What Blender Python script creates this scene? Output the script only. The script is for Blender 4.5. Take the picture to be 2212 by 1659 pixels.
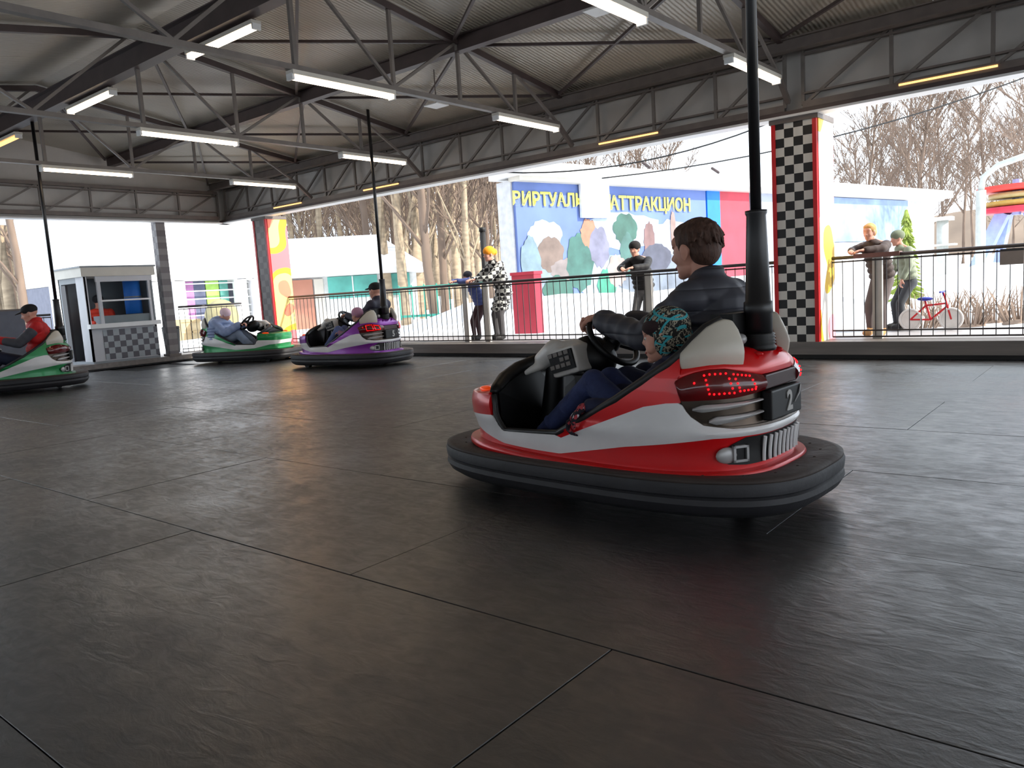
import bpy, bmesh, math, random
import numpy as np
from mathutils import Vector, Matrix, Euler
for o in list(bpy.data.objects): bpy.data.objects.remove(o)
C = bpy.context.scene.collection
S = bpy.context.scene
PI = math.pi
# ------------------------------------------------------------------ camera
FPX, CX, CY, CAMH = 1682.0, 1106.0, 829.5, 1.0
_v1 = np.array([-960 - CX, 755 - CY, FPX]); _v1 /= np.linalg.norm(_v1)
_v2 = np.array([2486 - CX, 537 - CY, FPX]); _v2 /= np.linalg.norm(_v2)
_X = -_v1; _Y = _v2 - _X * (_v2 @ _X); _Y /= np.linalg.norm(_Y); _Z = np.cross(_X, _Y)
RW = np.array([_X, _Y, _Z])                       # world axes seen from the lens: building grid is the world grid
cam_d = bpy.data.cameras.new('camera'); cam = bpy.data.objects.new('camera', cam_d); C.objects.link(cam)
cam_d.sensor_width = 36.0; cam_d.lens = 36.0 * FPX / 2212.0
cam_d.clip_start = 0.05; cam_d.clip_end = 400
m = Matrix.Identity(4)
for i in range(3):
    m[i][0] = RW[i][0]; m[i][1] = -RW[i][1]; m[i][2] = -RW[i][2]
m[0][3], m[1][3], m[2][3] = 0, 0, CAMH
cam.matrix_world = m
S.camera = cam
def at(u, v, r):
    """point seen along a pixel of the survey photo at horizontal distance r"""
    d = RW @ np.array([u - CX, v - CY, FPX]); d = d / math.hypot(d[0], d[1]) * r
    return Vector((d[0], d[1], CAMH + d[2]))
# ------------------------------------------------------------------ light
S.view_settings.view_transform = 'Standard'; S.view_settings.look = 'None'
S.view_settings.gamma = 1.0; S.view_settings.use_curve_mapping = False
S.view_settings.exposure = 0.0
W = bpy.data.worlds.new('sky'); S.world = W; W.use_nodes = True
bg = W.node_tree.nodes['Background']; bg.inputs[0].default_value = (0.80, 0.90, 1.0, 1); bg.inputs[1].default_value = 2.8
sd = bpy.data.lights.new('sun', 'SUN'); sd.energy = 7.0; sd.angle = 0.02; sd.color = (1.0, 0.93, 0.80)
sun = bpy.data.objects.new('sun', sd); C.objects.link(sun)
sun.rotation_euler = Vector((0.75, 0.22, 0.50)).to_track_quat('Z', 'Y').to_euler()
# ------------------------------------------------------------------ materials
def lin(c):
    return tuple(((x / 12.92) if x <= 0.04045 else ((x + 0.055) / 1.055) ** 2.4) for x in c)
MATS = {}
def mat(name, rgb, rough=0.5, metal=0.0, var=0.12, scale=6.0, bump=0.0, bscale=40.0, emit=0.0, spec=0.5, coat=0.0, rvar=0.0, stretch=None):
    """procedural principled material; rgb is sRGB 0..1"""
    if name in MATS: return MATS[name]
    M = bpy.data.materials.new(name); M.use_nodes = True; nt = M.node_tree; N = nt.nodes; L = nt.links
    b = N['Principled BSDF']; c = lin(rgb)
    b.inputs['Roughness'].default_value = rough; b.inputs['Metallic'].default_value = metal
    b.inputs['Specular IOR Level'].default_value = spec; b.inputs['Coat Weight'].default_value = coat
    tc = N.new('ShaderNodeTexCoord'); mp = N.new('ShaderNodeMapping'); L.new(tc.outputs['Object'], mp.inputs[0])
    if stretch: mp.inputs['Scale'].default_value = stretch
    no = N.new('ShaderNodeTexNoise'); no.inputs['Scale'].default_value = scale; no.inputs['Detail'].default_value = 5
    L.new(mp.outputs[0], no.inputs['Vector'])
    r = N.new('ShaderNodeValToRGB'); r.color_ramp.elements[0].position = 0.3; r.color_ramp.elements[1].position = 0.7
    r.color_ramp.elements[0].color = tuple(x * (1 - var) for x in c) + (1,)
    r.color_ramp.elements[1].color = tuple(min(1, x * (1 + var)) for x in c) + (1,)
    L.new(no.outputs[0], r.inputs[0]); L.new(r.outputs[0], b.inputs['Base Color'])
    if rvar:
        mr = N.new('ShaderNodeMapRange'); mr.inputs[1].default_value = .3; mr.inputs[2].default_value = .7
        mr.inputs[3].default_value = max(0.02, rough - rvar); mr.inputs[4].default_value = min(1, rough + rvar)
        L.new(no.outputs[0], mr.inputs[0]); L.new(mr.outputs[0], b.inputs['Roughness'])
    if bump:
        n2 = N.new('ShaderNodeTexNoise'); n2.inputs['Scale'].default_value = bscale; n2.inputs['Detail'].default_value = 4
        L.new(mp.outputs[0], n2.inputs['Vector'])
        bp = N.new('ShaderNodeBump'); bp.inputs['Strength'].default_value = bump; bp.inputs['Distance'].default_value = 0.01
        L.new(n2.outputs[0], bp.inputs['Height']); L.new(bp.outputs[0], b.inputs['Normal'])
    if emit:
        b.inputs['Emission Color'].default_value = c + (1,); b.inputs['Emission Strength'].default_value = emit
    MATS[name] = M; return M
def checker(name, c1, c2, sc, axes, rough=0.5, off=(0.001, 0.001, 0.001)):
    M = bpy.data.materials.new(name); M.use_nodes = True; nt = M.node_tree; N = nt.nodes; L = nt.links
    b = N['Principled BSDF']; b.inputs['Roughness'].default_value = rough
    tc = N.new('ShaderNodeTexCoord'); mp = N.new('ShaderNodeMapping'); L.new(tc.outputs['Object'], mp.inputs[0])
    mp.inputs['Scale'].default_value = axes; mp.inputs['Location'].default_value = off
    ch = N.new('ShaderNodeTexChecker'); ch.inputs['Scale'].default_value = sc
    ch.inputs[1].default_value = lin(c1) + (1,); ch.inputs[2].default_value = lin(c2) + (1,)
    L.new(mp.outputs[0], ch.inputs[0])
    no = N.new('ShaderNodeTexNoise'); no.inputs['Scale'].default_value = 3; mx = N.new('ShaderNodeMixRGB'); mx.blend_type = 'MULTIPLY'; mx.inputs[0].default_value = .35
    L.new(ch.outputs[0], mx.inputs[1]); L.new(no.outputs[0], mx.inputs[2]); L.new(mx.outputs[0], b.inputs['Base Color'])
    return M
# ------------------------------------------------------------------ helpers
def tag(o, label=None, cat=None, group=None, kind=None):
    if label: o['label'] = label
    if cat: o['category'] = cat
    if group: o['group'] = group
    if kind: o['kind'] = kind
    return o
def empty(name, loc=(0, 0, 0), rz=0, label=None, cat=None, group=None):
    o = bpy.data.objects.new(name, None); C.objects.link(o); o.location = loc; o.rotation_euler = (0, 0, rz)
    o.empty_display_size = 0.1
    return tag(o, label, cat, group)
def mk(name, V, F, m, parent=None, smooth=False):
    me = bpy.data.meshes.new(name); me.from_pydata([tuple(v) for v in V], [], F); me.validate(); me.update()
    if m: me.materials.append(m)
    if smooth: me.polygons.foreach_set('use_smooth', [True] * len(me.polygons))
    o = bpy.data.objects.new(name, me); C.objects.link(o)
    if parent: o.parent = parent
    return o
class MB:
    def __init__(s): s.V = []; s.F = []
    def box(s, a, b, rot=None):
        x0, y0, z0 = [min(p, q) for p, q in zip(a, b)]; x1, y1, z1 = [max(p, q) for p, q in zip(a, b)]
        n = len(s.V); c = Vector(((x0 + x1) / 2, (y0 + y1) / 2, (z0 + z1) / 2))
        for v in [(x0, y0, z0), (x1, y0, z0), (x1, y1, z0), (x0, y1, z0), (x0, y0, z1), (x1, y0, z1), (x1, y1, z1), (x0, y1, z1)]:
            v = Vector(v)
            if rot: v = c + rot @ (v - c)
            s.V.append(v)
        s.F += [tuple(n + i for i in f) for f in [(0, 3, 2, 1), (4, 5, 6, 7), (0, 1, 5, 4), (1, 2, 6, 5), (2, 3, 7, 6), (3, 0, 4, 7)]]
        return s
    def bar(s, p, q, w, h, up=(0, 0, 1)):
        p = Vector(p); q = Vector(q); d = (q - p).normalized(); u = Vector(up)
        sd_ = d.cross(u)
        if sd_.length < 1e-3: sd_ = d.cross(Vector((1, 0, 0)))
        sd_.normalize(); u = sd_.cross(d); n = len(s.V)
        for e in (p, q):
            for a, b in ((-1, -1), (1, -1), (1, 1), (-1, 1)): s.V.append(e + sd_ * a * w / 2 + u * b * h / 2)
        s.F += [tuple(n + i for i in f) for f in [(0, 1, 2, 3), (7, 6, 5, 4), (0, 4, 5, 1), (1, 5, 6, 2), (2, 6, 7, 3), (3, 7, 4, 0)]]
        return s
    def tube(s, pts, rad, k=8, closed=False, flat=1.0, up=(0, 0, 1)):
        P = [Vector(p) for p in pts]; n = len(P); R = rad if hasattr(rad, '__len__') else [rad] * n; b = len(s.V)
        for i, p in enumerate(P):
            a = P[(i - 1) % n] if (i > 0 or closed) else P[0]; c = P[(i + 1) % n] if (i < n - 1 or closed) else P[-1]
            d = (c - a).normalized(); u = Vector(up); x = d.cross(u)
            if x.length < 1e-3: x = d.cross(Vector((1, 0.1, 0)))
            x.normalize(); y = x.cross(d)
            for j in range(k):
                t = 2 * PI * j / k; s.V.append(p + x * math.cos(t) * R[i] + y * math.sin(t) * R[i] * flat)
        m_ = n if closed else n - 1
        for i in range(m_):
            for j in range(k):
                i2 = (i + 1) % n
                s.F.append((b + i * k + j, b + i * k + (j + 1) % k, b + i2 * k + (j + 1) % k, b + i2 * k + j))
        if not closed:
            s.F.append(tuple(b + j for j in range(k))[::-1]); s.F.append(tuple(b + (n - 1) * k + j for j in range(k)))
        return s
    def sweep(s, path, prof, closed=True):
        """prof: list of (outward, up) pairs; path: list of (point, outward normal)"""
        b = len(s.V); n = len(path); k = len(prof)
        for p, nn in path:
            for a, u in prof: s.V.append(Vector(p) + Vector(nn) * a + Vector((0, 0, u)))
        for i in range(n if closed else n - 1):
            i2 = (i + 1) % n
            for j in range(k):
                s.F.append((b + i * k + j, b + i2 * k + j, b + i2 * k + (j + 1) % k, b + i * k + (j + 1) % k))
        return s
    def ell(s, c, r, rot=None, nu=14, nv=9):
        b = len(s.V); c = Vector(c); R_ = rot if rot is not None else Matrix.Identity(3)
        s.V.append(c + R_ @ Vector((0, 0, r[2])))
        for i in range(1, nv):
            t = PI * i / nv
            for j in range(nu):
                p = 2 * PI * j / nu
                s.V.append(c + R_ @ Vector((r[0] * math.sin(t) * math.cos(p), r[1] * math.sin(t) * math.sin(p), r[2] * math.cos(t))))
        s.V.append(c + R_ @ Vector((0, 0, -r[2]))); e = len(s.V) - 1
        for j in range(nu): s.F.append((b, b + 1 + j, b + 1 + (j + 1) % nu))
        for i in range(nv - 2):
            for j in range(nu):
                a = b + 1 + i * nu; s.F.append((a + j, a + nu + j, a + nu + (j + 1) % nu, a + (j + 1) % nu))
        a = b + 1 + (nv - 2) * nu
        for j in range(nu): s.F.append((a + j, e, a + (j + 1) % nu))
        return s
    def cap(s, p, q, r0, r1=None, k=12):
        """tapered limb with round ends"""
        p = Vector(p); q = Vector(q); r1 = r0 if r1 is None else r1; d = (q - p); Ld = d.length
        if Ld < 1e-6: return s.ell(p, (r0, r0, r0))
        d /= Ld; pts = []; rr = []
        for a in (-85, -60, -30): pts.append(p + d * math.sin(math.radians(a)) * r0); rr.append(r0 * math.cos(math.radians(a)))
        for t in (0, .33, .67, 1): pts.append(p + d * Ld * t); rr.append(r0 + (r1 - r0) * t)
        for a in (30, 60, 85): pts.append(q + d * math.sin(math.radians(a)) * r1); rr.append(r1 * math.cos(math.radians(a)))
        return s.tube(pts, rr, k)
    def build(s, name, m, parent=None, smooth=False): return mk(name, s.V, s.F, m, parent, smooth)
def skin(mb, name, m, parent, voxel=0.006, it=3, fac=0.5):
    """unite overlapping volumes into ONE continuous surface"""
    o = mk(name, mb.V, mb.F, None, None)
    r = o.modifiers.new('r', 'REMESH'); r.mode = 'VOXEL'; r.voxel_size = voxel; r.use_smooth_shade = True
    if it:
        sm = o.modifiers.new('s', 'SMOOTH'); sm.iterations = it; sm.factor = fac
    dg = bpy.context.evaluated_depsgraph_get(); ev = o.evaluated_get(dg)
    me = bpy.data.meshes.new_from_object(ev); old = o.data; o.modifiers.clear(); o.data = me; bpy.data.meshes.remove(old)
    me.name = name; me.materials.clear()
    if m: me.materials.append(m)
    me.polygons.foreach_set('use_smooth', [True] * len(me.polygons))
    if parent: o.parent = parent
    return o
def copy_tree(o, parent=None):
    c = o.copy(); C.objects.link(c); c.parent = parent
    for ch in [x for x in C.objects if x.parent == o]: copy_tree(ch, c)
    return c
def bevel(o, w=0.004, seg=2):
    b = o.modifiers.new('b', 'BEVEL'); b.width = w; b.segments = seg; b.limit_method = 'ANGLE'; return o
def text(body, name, size, m, parent, loc, rot, extr=0.001, align='CENTER', shear=0.0, bold=0.0):
    cu = bpy.data.curves.new(name, 'FONT'); cu.body = body; cu.size = size; cu.extrude = extr; cu.align_x = align; cu.align_y = 'CENTER'
    cu.shear = shear; cu.offset = bold; cu.resolution_u = 4
    o = bpy.data.objects.new(name, cu); C.objects.link(o); dg = bpy.context.evaluated_depsgraph_get()
    me = bpy.data.meshes.new_from_object(o.evaluated_get(dg)); bpy.data.objects.remove(o)
    me.materials.clear(); me.materials.append(m)
    o = bpy.data.objects.new(name, me); C.objects.link(o); o.location = loc; o.rotation_euler = rot
    if parent: o.parent = parent
    return o
random.seed(7)
# ------------------------------------------------------------------ arena constants (metres; camera stands at the origin)
XL, XR, YB, YN = -14.75, 8.6, 8.95, -4.3
ROWS = [-11.75, -8.93, -6.05, -3.15, -0.25, 2.65, 5.55]
YRIDGE, ZRIDGE, ZEAVE = 4.55, 4.09, 3.43
def roofz(y): return ZRIDGE - 0.15 * abs(y - YRIDGE)
M_plate = None
# ------------------------------------------------------------------ materials of the place
def floor_mat():
    M = bpy.data.materials.new('worn_steel_plate'); M.use_nodes = True; nt = M.node_tree; N = nt.nodes; L = nt.links
    b = N['Principled BSDF']; b.inputs['Metallic'].default_value = 0.0; b.inputs['Specular IOR Level'].default_value = 1.0; b.inputs['IOR'].default_value = 1.75
    g = N.new('ShaderNodeNewGeometry')
    n1 = N.new('ShaderNodeTexNoise'); n1.inputs['Scale'].default_value = 8; n1.inputs['Detail'].default_value = 8; n1.inputs['Roughness'].default_value = .7
    n2 = N.new('ShaderNodeTexNoise'); n2.inputs['Scale'].default_value = 1.1; n2.inputs['Detail'].default_value = 4
    mp = N.new('ShaderNodeMapping'); mp.inputs['Scale'].default_value = (1.0, 2.6, 1); mp.inputs['Rotation'].default_value = (0, 0, .35)
    n3 = N.new('ShaderNodeTexNoise'); n3.inputs['Scale'].default_value = 7; n3.inputs['Detail'].default_value = 6; n3.inputs['Distortion'].default_value = 1.5
    L.new(g.outputs['Position'], n1.inputs['Vector']); L.new(g.outputs['Position'], n2.inputs['Vector'])
    L.new(g.outputs['Position'], mp.inputs[0]); L.new(mp.outputs[0], n3.inputs['Vector'])
    ad = N.new('ShaderNodeMath'); ad.operation = 'ADD'; L.new(n1.outputs[0], ad.inputs[0]); L.new(n3.outputs[0], ad.inputs[1])
    ad2 = N.new('ShaderNodeMath'); ad2.operation = 'ADD'; L.new(ad.outputs[0], ad2.inputs[0]); L.new(n2.outputs[0], ad2.inputs[1])
    mr = N.new('ShaderNodeMapRange'); mr.inputs[1].default_value = 1.25; mr.inputs[2].default_value = 1.75; mr.inputs[3].default_value = .48; mr.inputs[4].default_value = .30
    L.new(ad2.outputs[0], mr.inputs[0]); L.new(mr.outputs[0], b.inputs['Roughness'])
    r = N.new('ShaderNodeValToRGB'); r.color_ramp.elements[0].position = .43; r.color_ramp.elements[1].position = .58
    r.color_ramp.elements[0].color = (.003, .0026, .0026, 1); r.color_ramp.elements[1].color = (.019, .0172, .0175, 1)
    d3 = N.new('ShaderNodeMath'); d3.operation = 'DIVIDE'; d3.inputs[1].default_value = 3; L.new(ad2.outputs[0], d3.inputs[0]); L.new(d3.outputs[0], r.inputs[0])
    L.new(r.outputs[0], b.inputs['Base Color'])
    bp = N.new('ShaderNodeBump'); bp.inputs['Strength'].default_value = .4; bp.inputs['Distance'].default_value = .005
    L.new(ad.outputs[0], bp.inputs['Height']); L.new(bp.outputs[0], b.inputs['Normal'])
    return M
def ceiling_mat():
    M = bpy.data.materials.new('profiled_roof_sheet'); M.use_nodes = True; nt = M.node_tree; N = nt.nodes; L = nt.links
    b = N['Principled BSDF']; b.inputs['Metallic'].default_value = .0; b.inputs['Roughness'].default_value = .32
    g = N.new('ShaderNodeNewGeometry')
    n1 = N.new('ShaderNodeTexNoise'); n1.inputs['Scale'].default_value = .8; n1.inputs['Detail'].default_value = 5; L.new(g.outputs['Position'], n1.inputs['Vector'])
    r = N.new('ShaderNodeValToRGB'); r.color_ramp.elements[0].color = (.38, .34, .29, 1); r.color_ramp.elements[1].color = (.53, .47, .38, 1)
    r.color_ramp.elements[0].position = .3; r.color_ramp.elements[1].position = .7
    L.new(n1.outputs[0], r.inputs[0]); L.new(r.outputs[0], b.inputs['Base Color'])
    w = N.new('ShaderNodeTexWave'); w.wave_type = 'BANDS'; w.bands_direction = 'X'; w.inputs['Scale'].default_value = 6.5; w.inputs['Distortion'].default_value = 1.2; w.inputs['Detail'].default_value = 2; w.inputs['Detail Scale'].default_value = 1.5
    L.new(g.outputs['Position'], w.inputs['Vector'])
    bp = N.new('ShaderNodeBump'); bp.inputs['Strength'].default_value = .5; bp.inputs['Distance'].default_value = .012
    L.new(w.outputs[0], bp.inputs['Height']); L.new(bp.outputs[0], b.inputs['Normal'])
    return M
M_floor = floor_mat(); M_ceil = ceiling_mat()
M_steel = mat('painted_steel', (.40, .36, .34), .5, 0, .15, 8)
M_steeldk = mat('dark_painted_steel', (.27, .22, .215), .5, 0, .2, 5)
M_truss = mat('grey_painted_lattice', (.43, .40, .38), .5, 0, .15, 8)
M_fascia = mat('white_fascia_sheet', (.70, .68, .66), .6, 0, .08, 3, bump=.1, bscale=60)
M_white = mat('white_paint', (.86, .86, .86), .45, 0, .05, 4)
M_offw = mat('off_white_paint', (.78, .76, .72), .5, 0, .06, 4)
M_kerb = mat('grey_kerb_metal', (.47, .44, .42), .45, .2, .2, 3, stretch=(.4, 4, 4))
M_black = mat('matt_black', (.06, .05, .05), .6, 0, .2, 10)
M_rail = mat('railing_paint', (.22, .20, .20), .5, 0, .15, 8)
M_post = mat('grey_post_paint', (.78, .76, .73), .5, 0, .1, 5)
M_snow = mat('snow', (.95, .96, .98), .8, 0, .03, 1.5, bump=.4, bscale=3)
M_red = mat('red_trim_paint', (.80, .07, .10), .4, 0, .08, 5)
M_tube = mat('fluorescent_tube', (1.0, .90, .78), .4, 0, .0, 4, emit=9.0)
M_tubew = mat('warm_fluorescent_tube', (1.0, .78, .50), .4, 0, .0, 4, emit=1.6)
M_glass = bpy.data.materials.new('window_glass'); M_glass.use_nodes = True
_b = M_glass.node_tree.nodes['Principled BSDF']; _b.inputs['Transmission Weight'].default_value = 1; _b.inputs['Roughness'].default_value = .03; _b.inputs['IOR'].default_value = 1.05
_nz = M_glass.node_tree.nodes.new('ShaderNodeTexNoise'); _nz.inputs['Scale'].default_value = 2
_rr = M_glass.node_tree.nodes.new('ShaderNodeValToRGB'); _rr.color_ramp.elements[0].color = (.88, .92, .93, 1); _rr.color_ramp.elements[1].color = (.95, .97, .97, 1)
M_glass.node_tree.links.new(_nz.outputs[0], _rr.inputs[0]); M_glass.node_tree.links.new(_rr.outputs[0], _b.inputs['Base Color'])

# ------------------------------------------------------------------ the setting
fl = MB().box((XL - .1, YN, -.12), (XR, YB + .02, -.016)).build('floor', M_black); tag(fl, 'dark worn steel floor of the bumper car arena', kind='structure')
pw, ph, gap = 2.24, 1.13, .0018
pm = MB().box((-pw / 2 + gap, -ph / 2 + gap, -.014), (pw / 2 - gap, ph / 2 - gap, 0)).build('floor_plate', M_floor, fl)
bevel(pm, .0012, 1)
first = True
for r in range(-6, 8):
    yc = 1.72 + ph * (r + .5)
    if yc + ph / 2 > YB + .06 or yc - ph / 2 < YN - .5: continue
    off = 0.0 if r % 2 == 0 else -1.12
    for c in range(-7, 5):
        xc = -2.24 + off + pw * (c + .5)
        if xc - pw / 2 < XL - .2 or xc + pw / 2 > XR: continue
        o = pm if first else pm.copy()
        if not first: C.objects.link(o)
        first = False
        o.location = (xc, yc, random.uniform(-.0006, .0006)); o.rotation_euler = (random.uniform(-.0008, .0008), random.uniform(-.0008, .0008), 0)
# strips that fill the floor up to its edges
MB().box((XL - .05, 8.50 + .005, -.014), (XR, YB, 0)).build('floor_edge_strip', M_floor, fl)
# roof
def slope(name, y0, y1, x0, x1, m, th=.05):
    b = MB(); n = len(b.V)
    for dz in (0, th):
        for x, y in ((x0, y0), (x1, y0), (x1, y1), (x0, y1)): b.V.append(Vector((x, y, roofz(y) + .06 + dz)))
    b.F = [(3, 2, 1, 0), (4, 5, 6, 7), (0, 1, 5, 4), (1, 2, 6, 5), (2, 3, 7, 6), (3, 0, 4, 7)]
    return b.build(name, m)
cl = empty('ceiling', (0, 0, 0), 0); tag(cl, 'glossy profiled sheet roof underside', kind='structure')
xs = [XL - .25, -13.2, -11.75, -10.3, -8.93, -7.5, -6.05, -4.6, -3.15, -1.7, -.25, 2.65, 5.55, XR + .2]
for i in range(len(xs) - 1):
    for (a, b_) in ((YRIDGE, YB + .35), (YN - .2, YRIDGE)):
        o = slope('roof_panel', a, b_, xs[i] + .004, xs[i + 1] - .004, M_ceil); o.parent = cl
# purlins (run along the building) and the ridge beam
def ibeam(name, y, zb, h, w, label, m=M_steeldk, x0=XL + .02, x1=XR):
    r_ = empty(name, ((x0 + x1) / 2, y, zb)); tag(r_, label, 'beam')
    lx = (x1 - x0) / 2
    MB().box((-lx, -w / 2, 0), (lx, w / 2, .012)).build('flange', m, r_)
    MB().box((-lx, -w / 2, h - .012), (lx, w / 2, h)).build('flange', m, r_)
    MB().box((-lx, -.012, .012), (lx, .012, h - .012)).build('web', m, r_)
    return r_
ibeam('ridge_beam', YRIDGE, 3.72, .25, .15, 'wide dark steel beam under the ridge with tube lamps fixed beneath it')
ibeam('purlin', 6.75, 3.64, .17, .11, 'dark steel purlin halfway between the ridge beam and the snowy side')
ibeam('eaves_beam', 8.72, 3.33, .13, .12, 'grey steel beam along the top of the back lattice truss', M_steel)
ibeam('purlin', 2.35, 3.64, .17, .11, 'dark steel purlin nearest the viewer, above the left corner of the view')
# roof trusses across the building
def roof_truss(x, label):
    t = empty('roof_truss', (x, YRIDGE, 3.1)); tag(t, label, 'truss', 'roof trusses across the arena')
    O = Vector((x, YRIDGE, 3.1))
    def P(y, z): return Vector((x, y, z)) - O
    MB().bar(P(8.62, 3.10), P(YN + .3, 3.10), .07, .05).build('bottom_chord', M_truss, t)
    MB().bar(P(8.95, ZEAVE + .0), P(YRIDGE, ZRIDGE), .06, .07).build('rafter', M_steeldk, t)
    MB().bar(P(YRIDGE, ZRIDGE), P(YN, roofz(YN)), .06, .07).build('rafter', M_steeldk, t)
    MB().bar(P(8.62, 3.10), P(8.93, 2.85), .05, .05).build('end_brace', M_steel, t)
    ys = [8.6, 7.75, 6.75, 5.75, 4.65]
    for k, y in enumerate(ys[1:4]): MB().bar(P(y, 3.12), P(y, roofz(y)), .035, .035, (1, 0, 0)).build('web_strut', M_truss, t)
    for a, b_ in ((7.75, 6.75), (5.75, 6.75), (5.75, 4.65), (8.6, 7.75)): MB().bar(P(a, 3.12), P(b_, roofz(b_)), .03, .03, (1, 0, 0)).build('web_strut', M_truss, t)
    MB().bar(P(4.55, 3.12), P(4.55, 3.74), .04, .04, (1, 0, 0)).build('web_strut', M_truss, t)
    for a, b_ in ((3.4, 4.5), (3.4, 2.35), (1.2, 2.35)): MB().bar(P(a, 3.12), P(b_, roofz(b_)), .03, .03, (1, 0, 0)).build('web_strut', M_truss, t)
    return t
names = ['farthest left roof truss, ending by the corner pillar', 'roof truss ending left of the orange hat visitor', 'roof truss ending above the long picture banner', 'roof truss ending above the checkered pillar', 'roof truss right of the checkered pillar', 'roof truss beyond the right edge of the view', 'last roof truss on the right, out of view']
for x, nm in zip(ROWS, names): roof_truss(x, nm)
# rod bracing in the roof plane: one X per bay
ks = [XL + .1] + ROWS
bayn = ['leftmost bay', 'bay above the purple car', 'bay left of the banner', 'bay above the banner', 'bay right of the black pole', 'bay beyond the right edge']
for i in range(len(ks) - 1):
    a, b_ = ks[i] + .06, ks[i + 1] - .06
    if a > 2: break
    for (ya, yb, wh) in ((6.85, 8.60, 'by the eaves'), (4.72, 6.65, 'by the ridge beam')):
        t = empty('cross_brace', ((a + b_) / 2, (ya + yb) / 2, roofz((ya + yb) / 2))); tag(t, 'thin cross brace under the roof ' + wh + ', ' + bayn[min(i, 5)], 'brace', 'cross braces under the roof')
        O = t.location.copy()
        for k, (p, q) in enumerate((((a, ya), (b_, yb)), ((b_, ya), (a, yb)))):
            MB().bar(Vector((p[0], p[1], roofz(p[1]) - .02 - .0 * k)) - O, Vector((q[0], q[1], roofz(q[1]) - .02)) - O, .032, .032).build('rod', M_steeldk, t)
# small plates hanging on hangers under the roof
for (x, y, z, lb) in ((-6.9, 7.25, 3.30, 'small white square plate hanging under the roof above the banner side'), (-3.9, 6.3, 3.42, 'small white square plate hanging under the roof near the pole')):
    t = empty('hanging_plate', (x, y, z)); tag(t, lb, 'plate')
    MB().box((-.11, -.11, 0), (.11, .11, .012)).build('plate_face', M_white, t); MB().box((-.005, -.005, .012), (.005, .005, roofz(y) - z + .05)).build('hanger', M_steel, t)
# edge lattice trusses + fascia sheets
def edge_truss(name, p0, p1, zb, zt, n, label, inward):
    p0 = Vector(p0); p1 = Vector(p1); d = (p1 - p0).normalized(); t = empty(name, p0); tag(t, label, 'truss')
    L_ = (p1 - p0).length
    for z, h in ((zb, .07), (zb + .12, .02), (zt, .06), (zt - .07, .02)): MB().bar(d * 0 + Vector((0, 0, z)), d * L_ + Vector((0, 0, z)), .06, h).build('chord', M_steel, t)
    for i in range(n + 1):
        s = L_ * i / n
        MB().bar(d * s + Vector((0, 0, zb)), d * s + Vector((0, 0, zt)), .035, .035, tuple(inward)).build('upright', M_truss, t)
        if i < n:
            s2 = L_ * (i + 1) / n
            MB().bar(d * s + Vector((0, 0, zb)), d * s2 + Vector((0, 0, zt)), .03, .03, tuple(inward)).build('diagonal', M_truss, t)
    return t
edge_truss('eaves_truss', (XL + .1, 8.97, 0), (-3.2, 8.97, 0), 2.80, 3.40, 14, 'grey lattice truss above the opening left of the checkered pillar', (0, 1, 0))
edge_truss('eaves_truss', (-3.0, 8.97, 0), (XR, 8.97, 0), 2.80, 3.40, 13, 'grey lattice truss above the opening right of the checkered pillar', (0, 1, 0))
edge_truss('gable_truss', (XL, .6, 0), (XL, 8.86, 0), 2.80, 3.30, 10, 'grey lattice truss above the ticket booth on the far left side', (1, 0, 0))
wb = MB().box((XL - .15, 9.06, 2.71), (XR, 9.09, 3.52)).build('wall_back', M_fascia); tag(wb, 'pale sheet fascia behind the eaves truss', kind='structure')
MB().box((XL - .15, 8.90, 2.69), (XR, 9.12, 2.715)).build('fascia_lip', M_white, wb)
MB().box((XL - .15, 8.92, 2.715), (XR, 9.05, 2.76)).build('fascia_rail', M_steeldk, wb)
wl = mk('wall_left', [(XL - .12, YN, 2.71), (XL - .12, 9.09, 2.71), (XL - .12, 9.09, roofz(9.09) + .06), (XL - .12, YRIDGE, ZRIDGE + .06), (XL - .12, YN, roofz(YN) + .06),
                      (XL - .09, YN, 2.71), (XL - .09, 9.09, 2.71), (XL - .09, 9.09, roofz(9.09) + .06), (XL - .09, YRIDGE, ZRIDGE + .06), (XL - .09, YN, roofz(YN) + .06)],
        [(0, 1, 2, 3, 4), (9, 8, 7, 6, 5), (0, 5, 6, 1), (1, 6, 7, 2), (2, 7, 8, 3), (3, 8, 9, 4), (4, 9, 5, 0)], M_fascia); tag(wl, 'pale gable sheet above the left opening', kind='structure')
MB().box((XL - .14, YN, 2.69), (XL + .06, 9.1, 2.715)).build('fascia_lip', M_white, wl)
wn = MB().box((XL, YN - .12, 1.88), (XR, YN, 2.86)).box((XL, YN - .12, 0), (XR, YN, 1.15)).build('wall_light_block', M_fascia); tag(wn, 'unseen parapet and fascia added to limit the light from behind the viewer', kind='structure')  # added out of view: blocks snow reflections and narrows the sky light on the cars
# kerbs
kb = empty('trim_1', (0, YB, 0)); tag(kb, 'grey raised kerb along the back edge of the arena floor', kind='structure')
MB().box((XL, .0, .05), (XR, .42, .19)).build('kerb_face', M_kerb, kb)
MB().box((XL, .03, .0), (XR, .40, .05)).build('kerb_recess', M_black, kb)
MB().box((XL, -.01, .175), (XR, .44, .195)).build('kerb_lip', M_kerb, kb)
kl = empty('trim_2', (XL, 0, 0)); tag(kl, 'grey raised kerb along the left edge of the arena floor', kind='structure')
MB().box((-.42, YN, .03), (0, YB, .12)).build('kerb_face', M_kerb, kl); MB().box((-.40, YN, .0), (-.03, YB, .03)).build('kerb_recess', M_black, kl)
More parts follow.
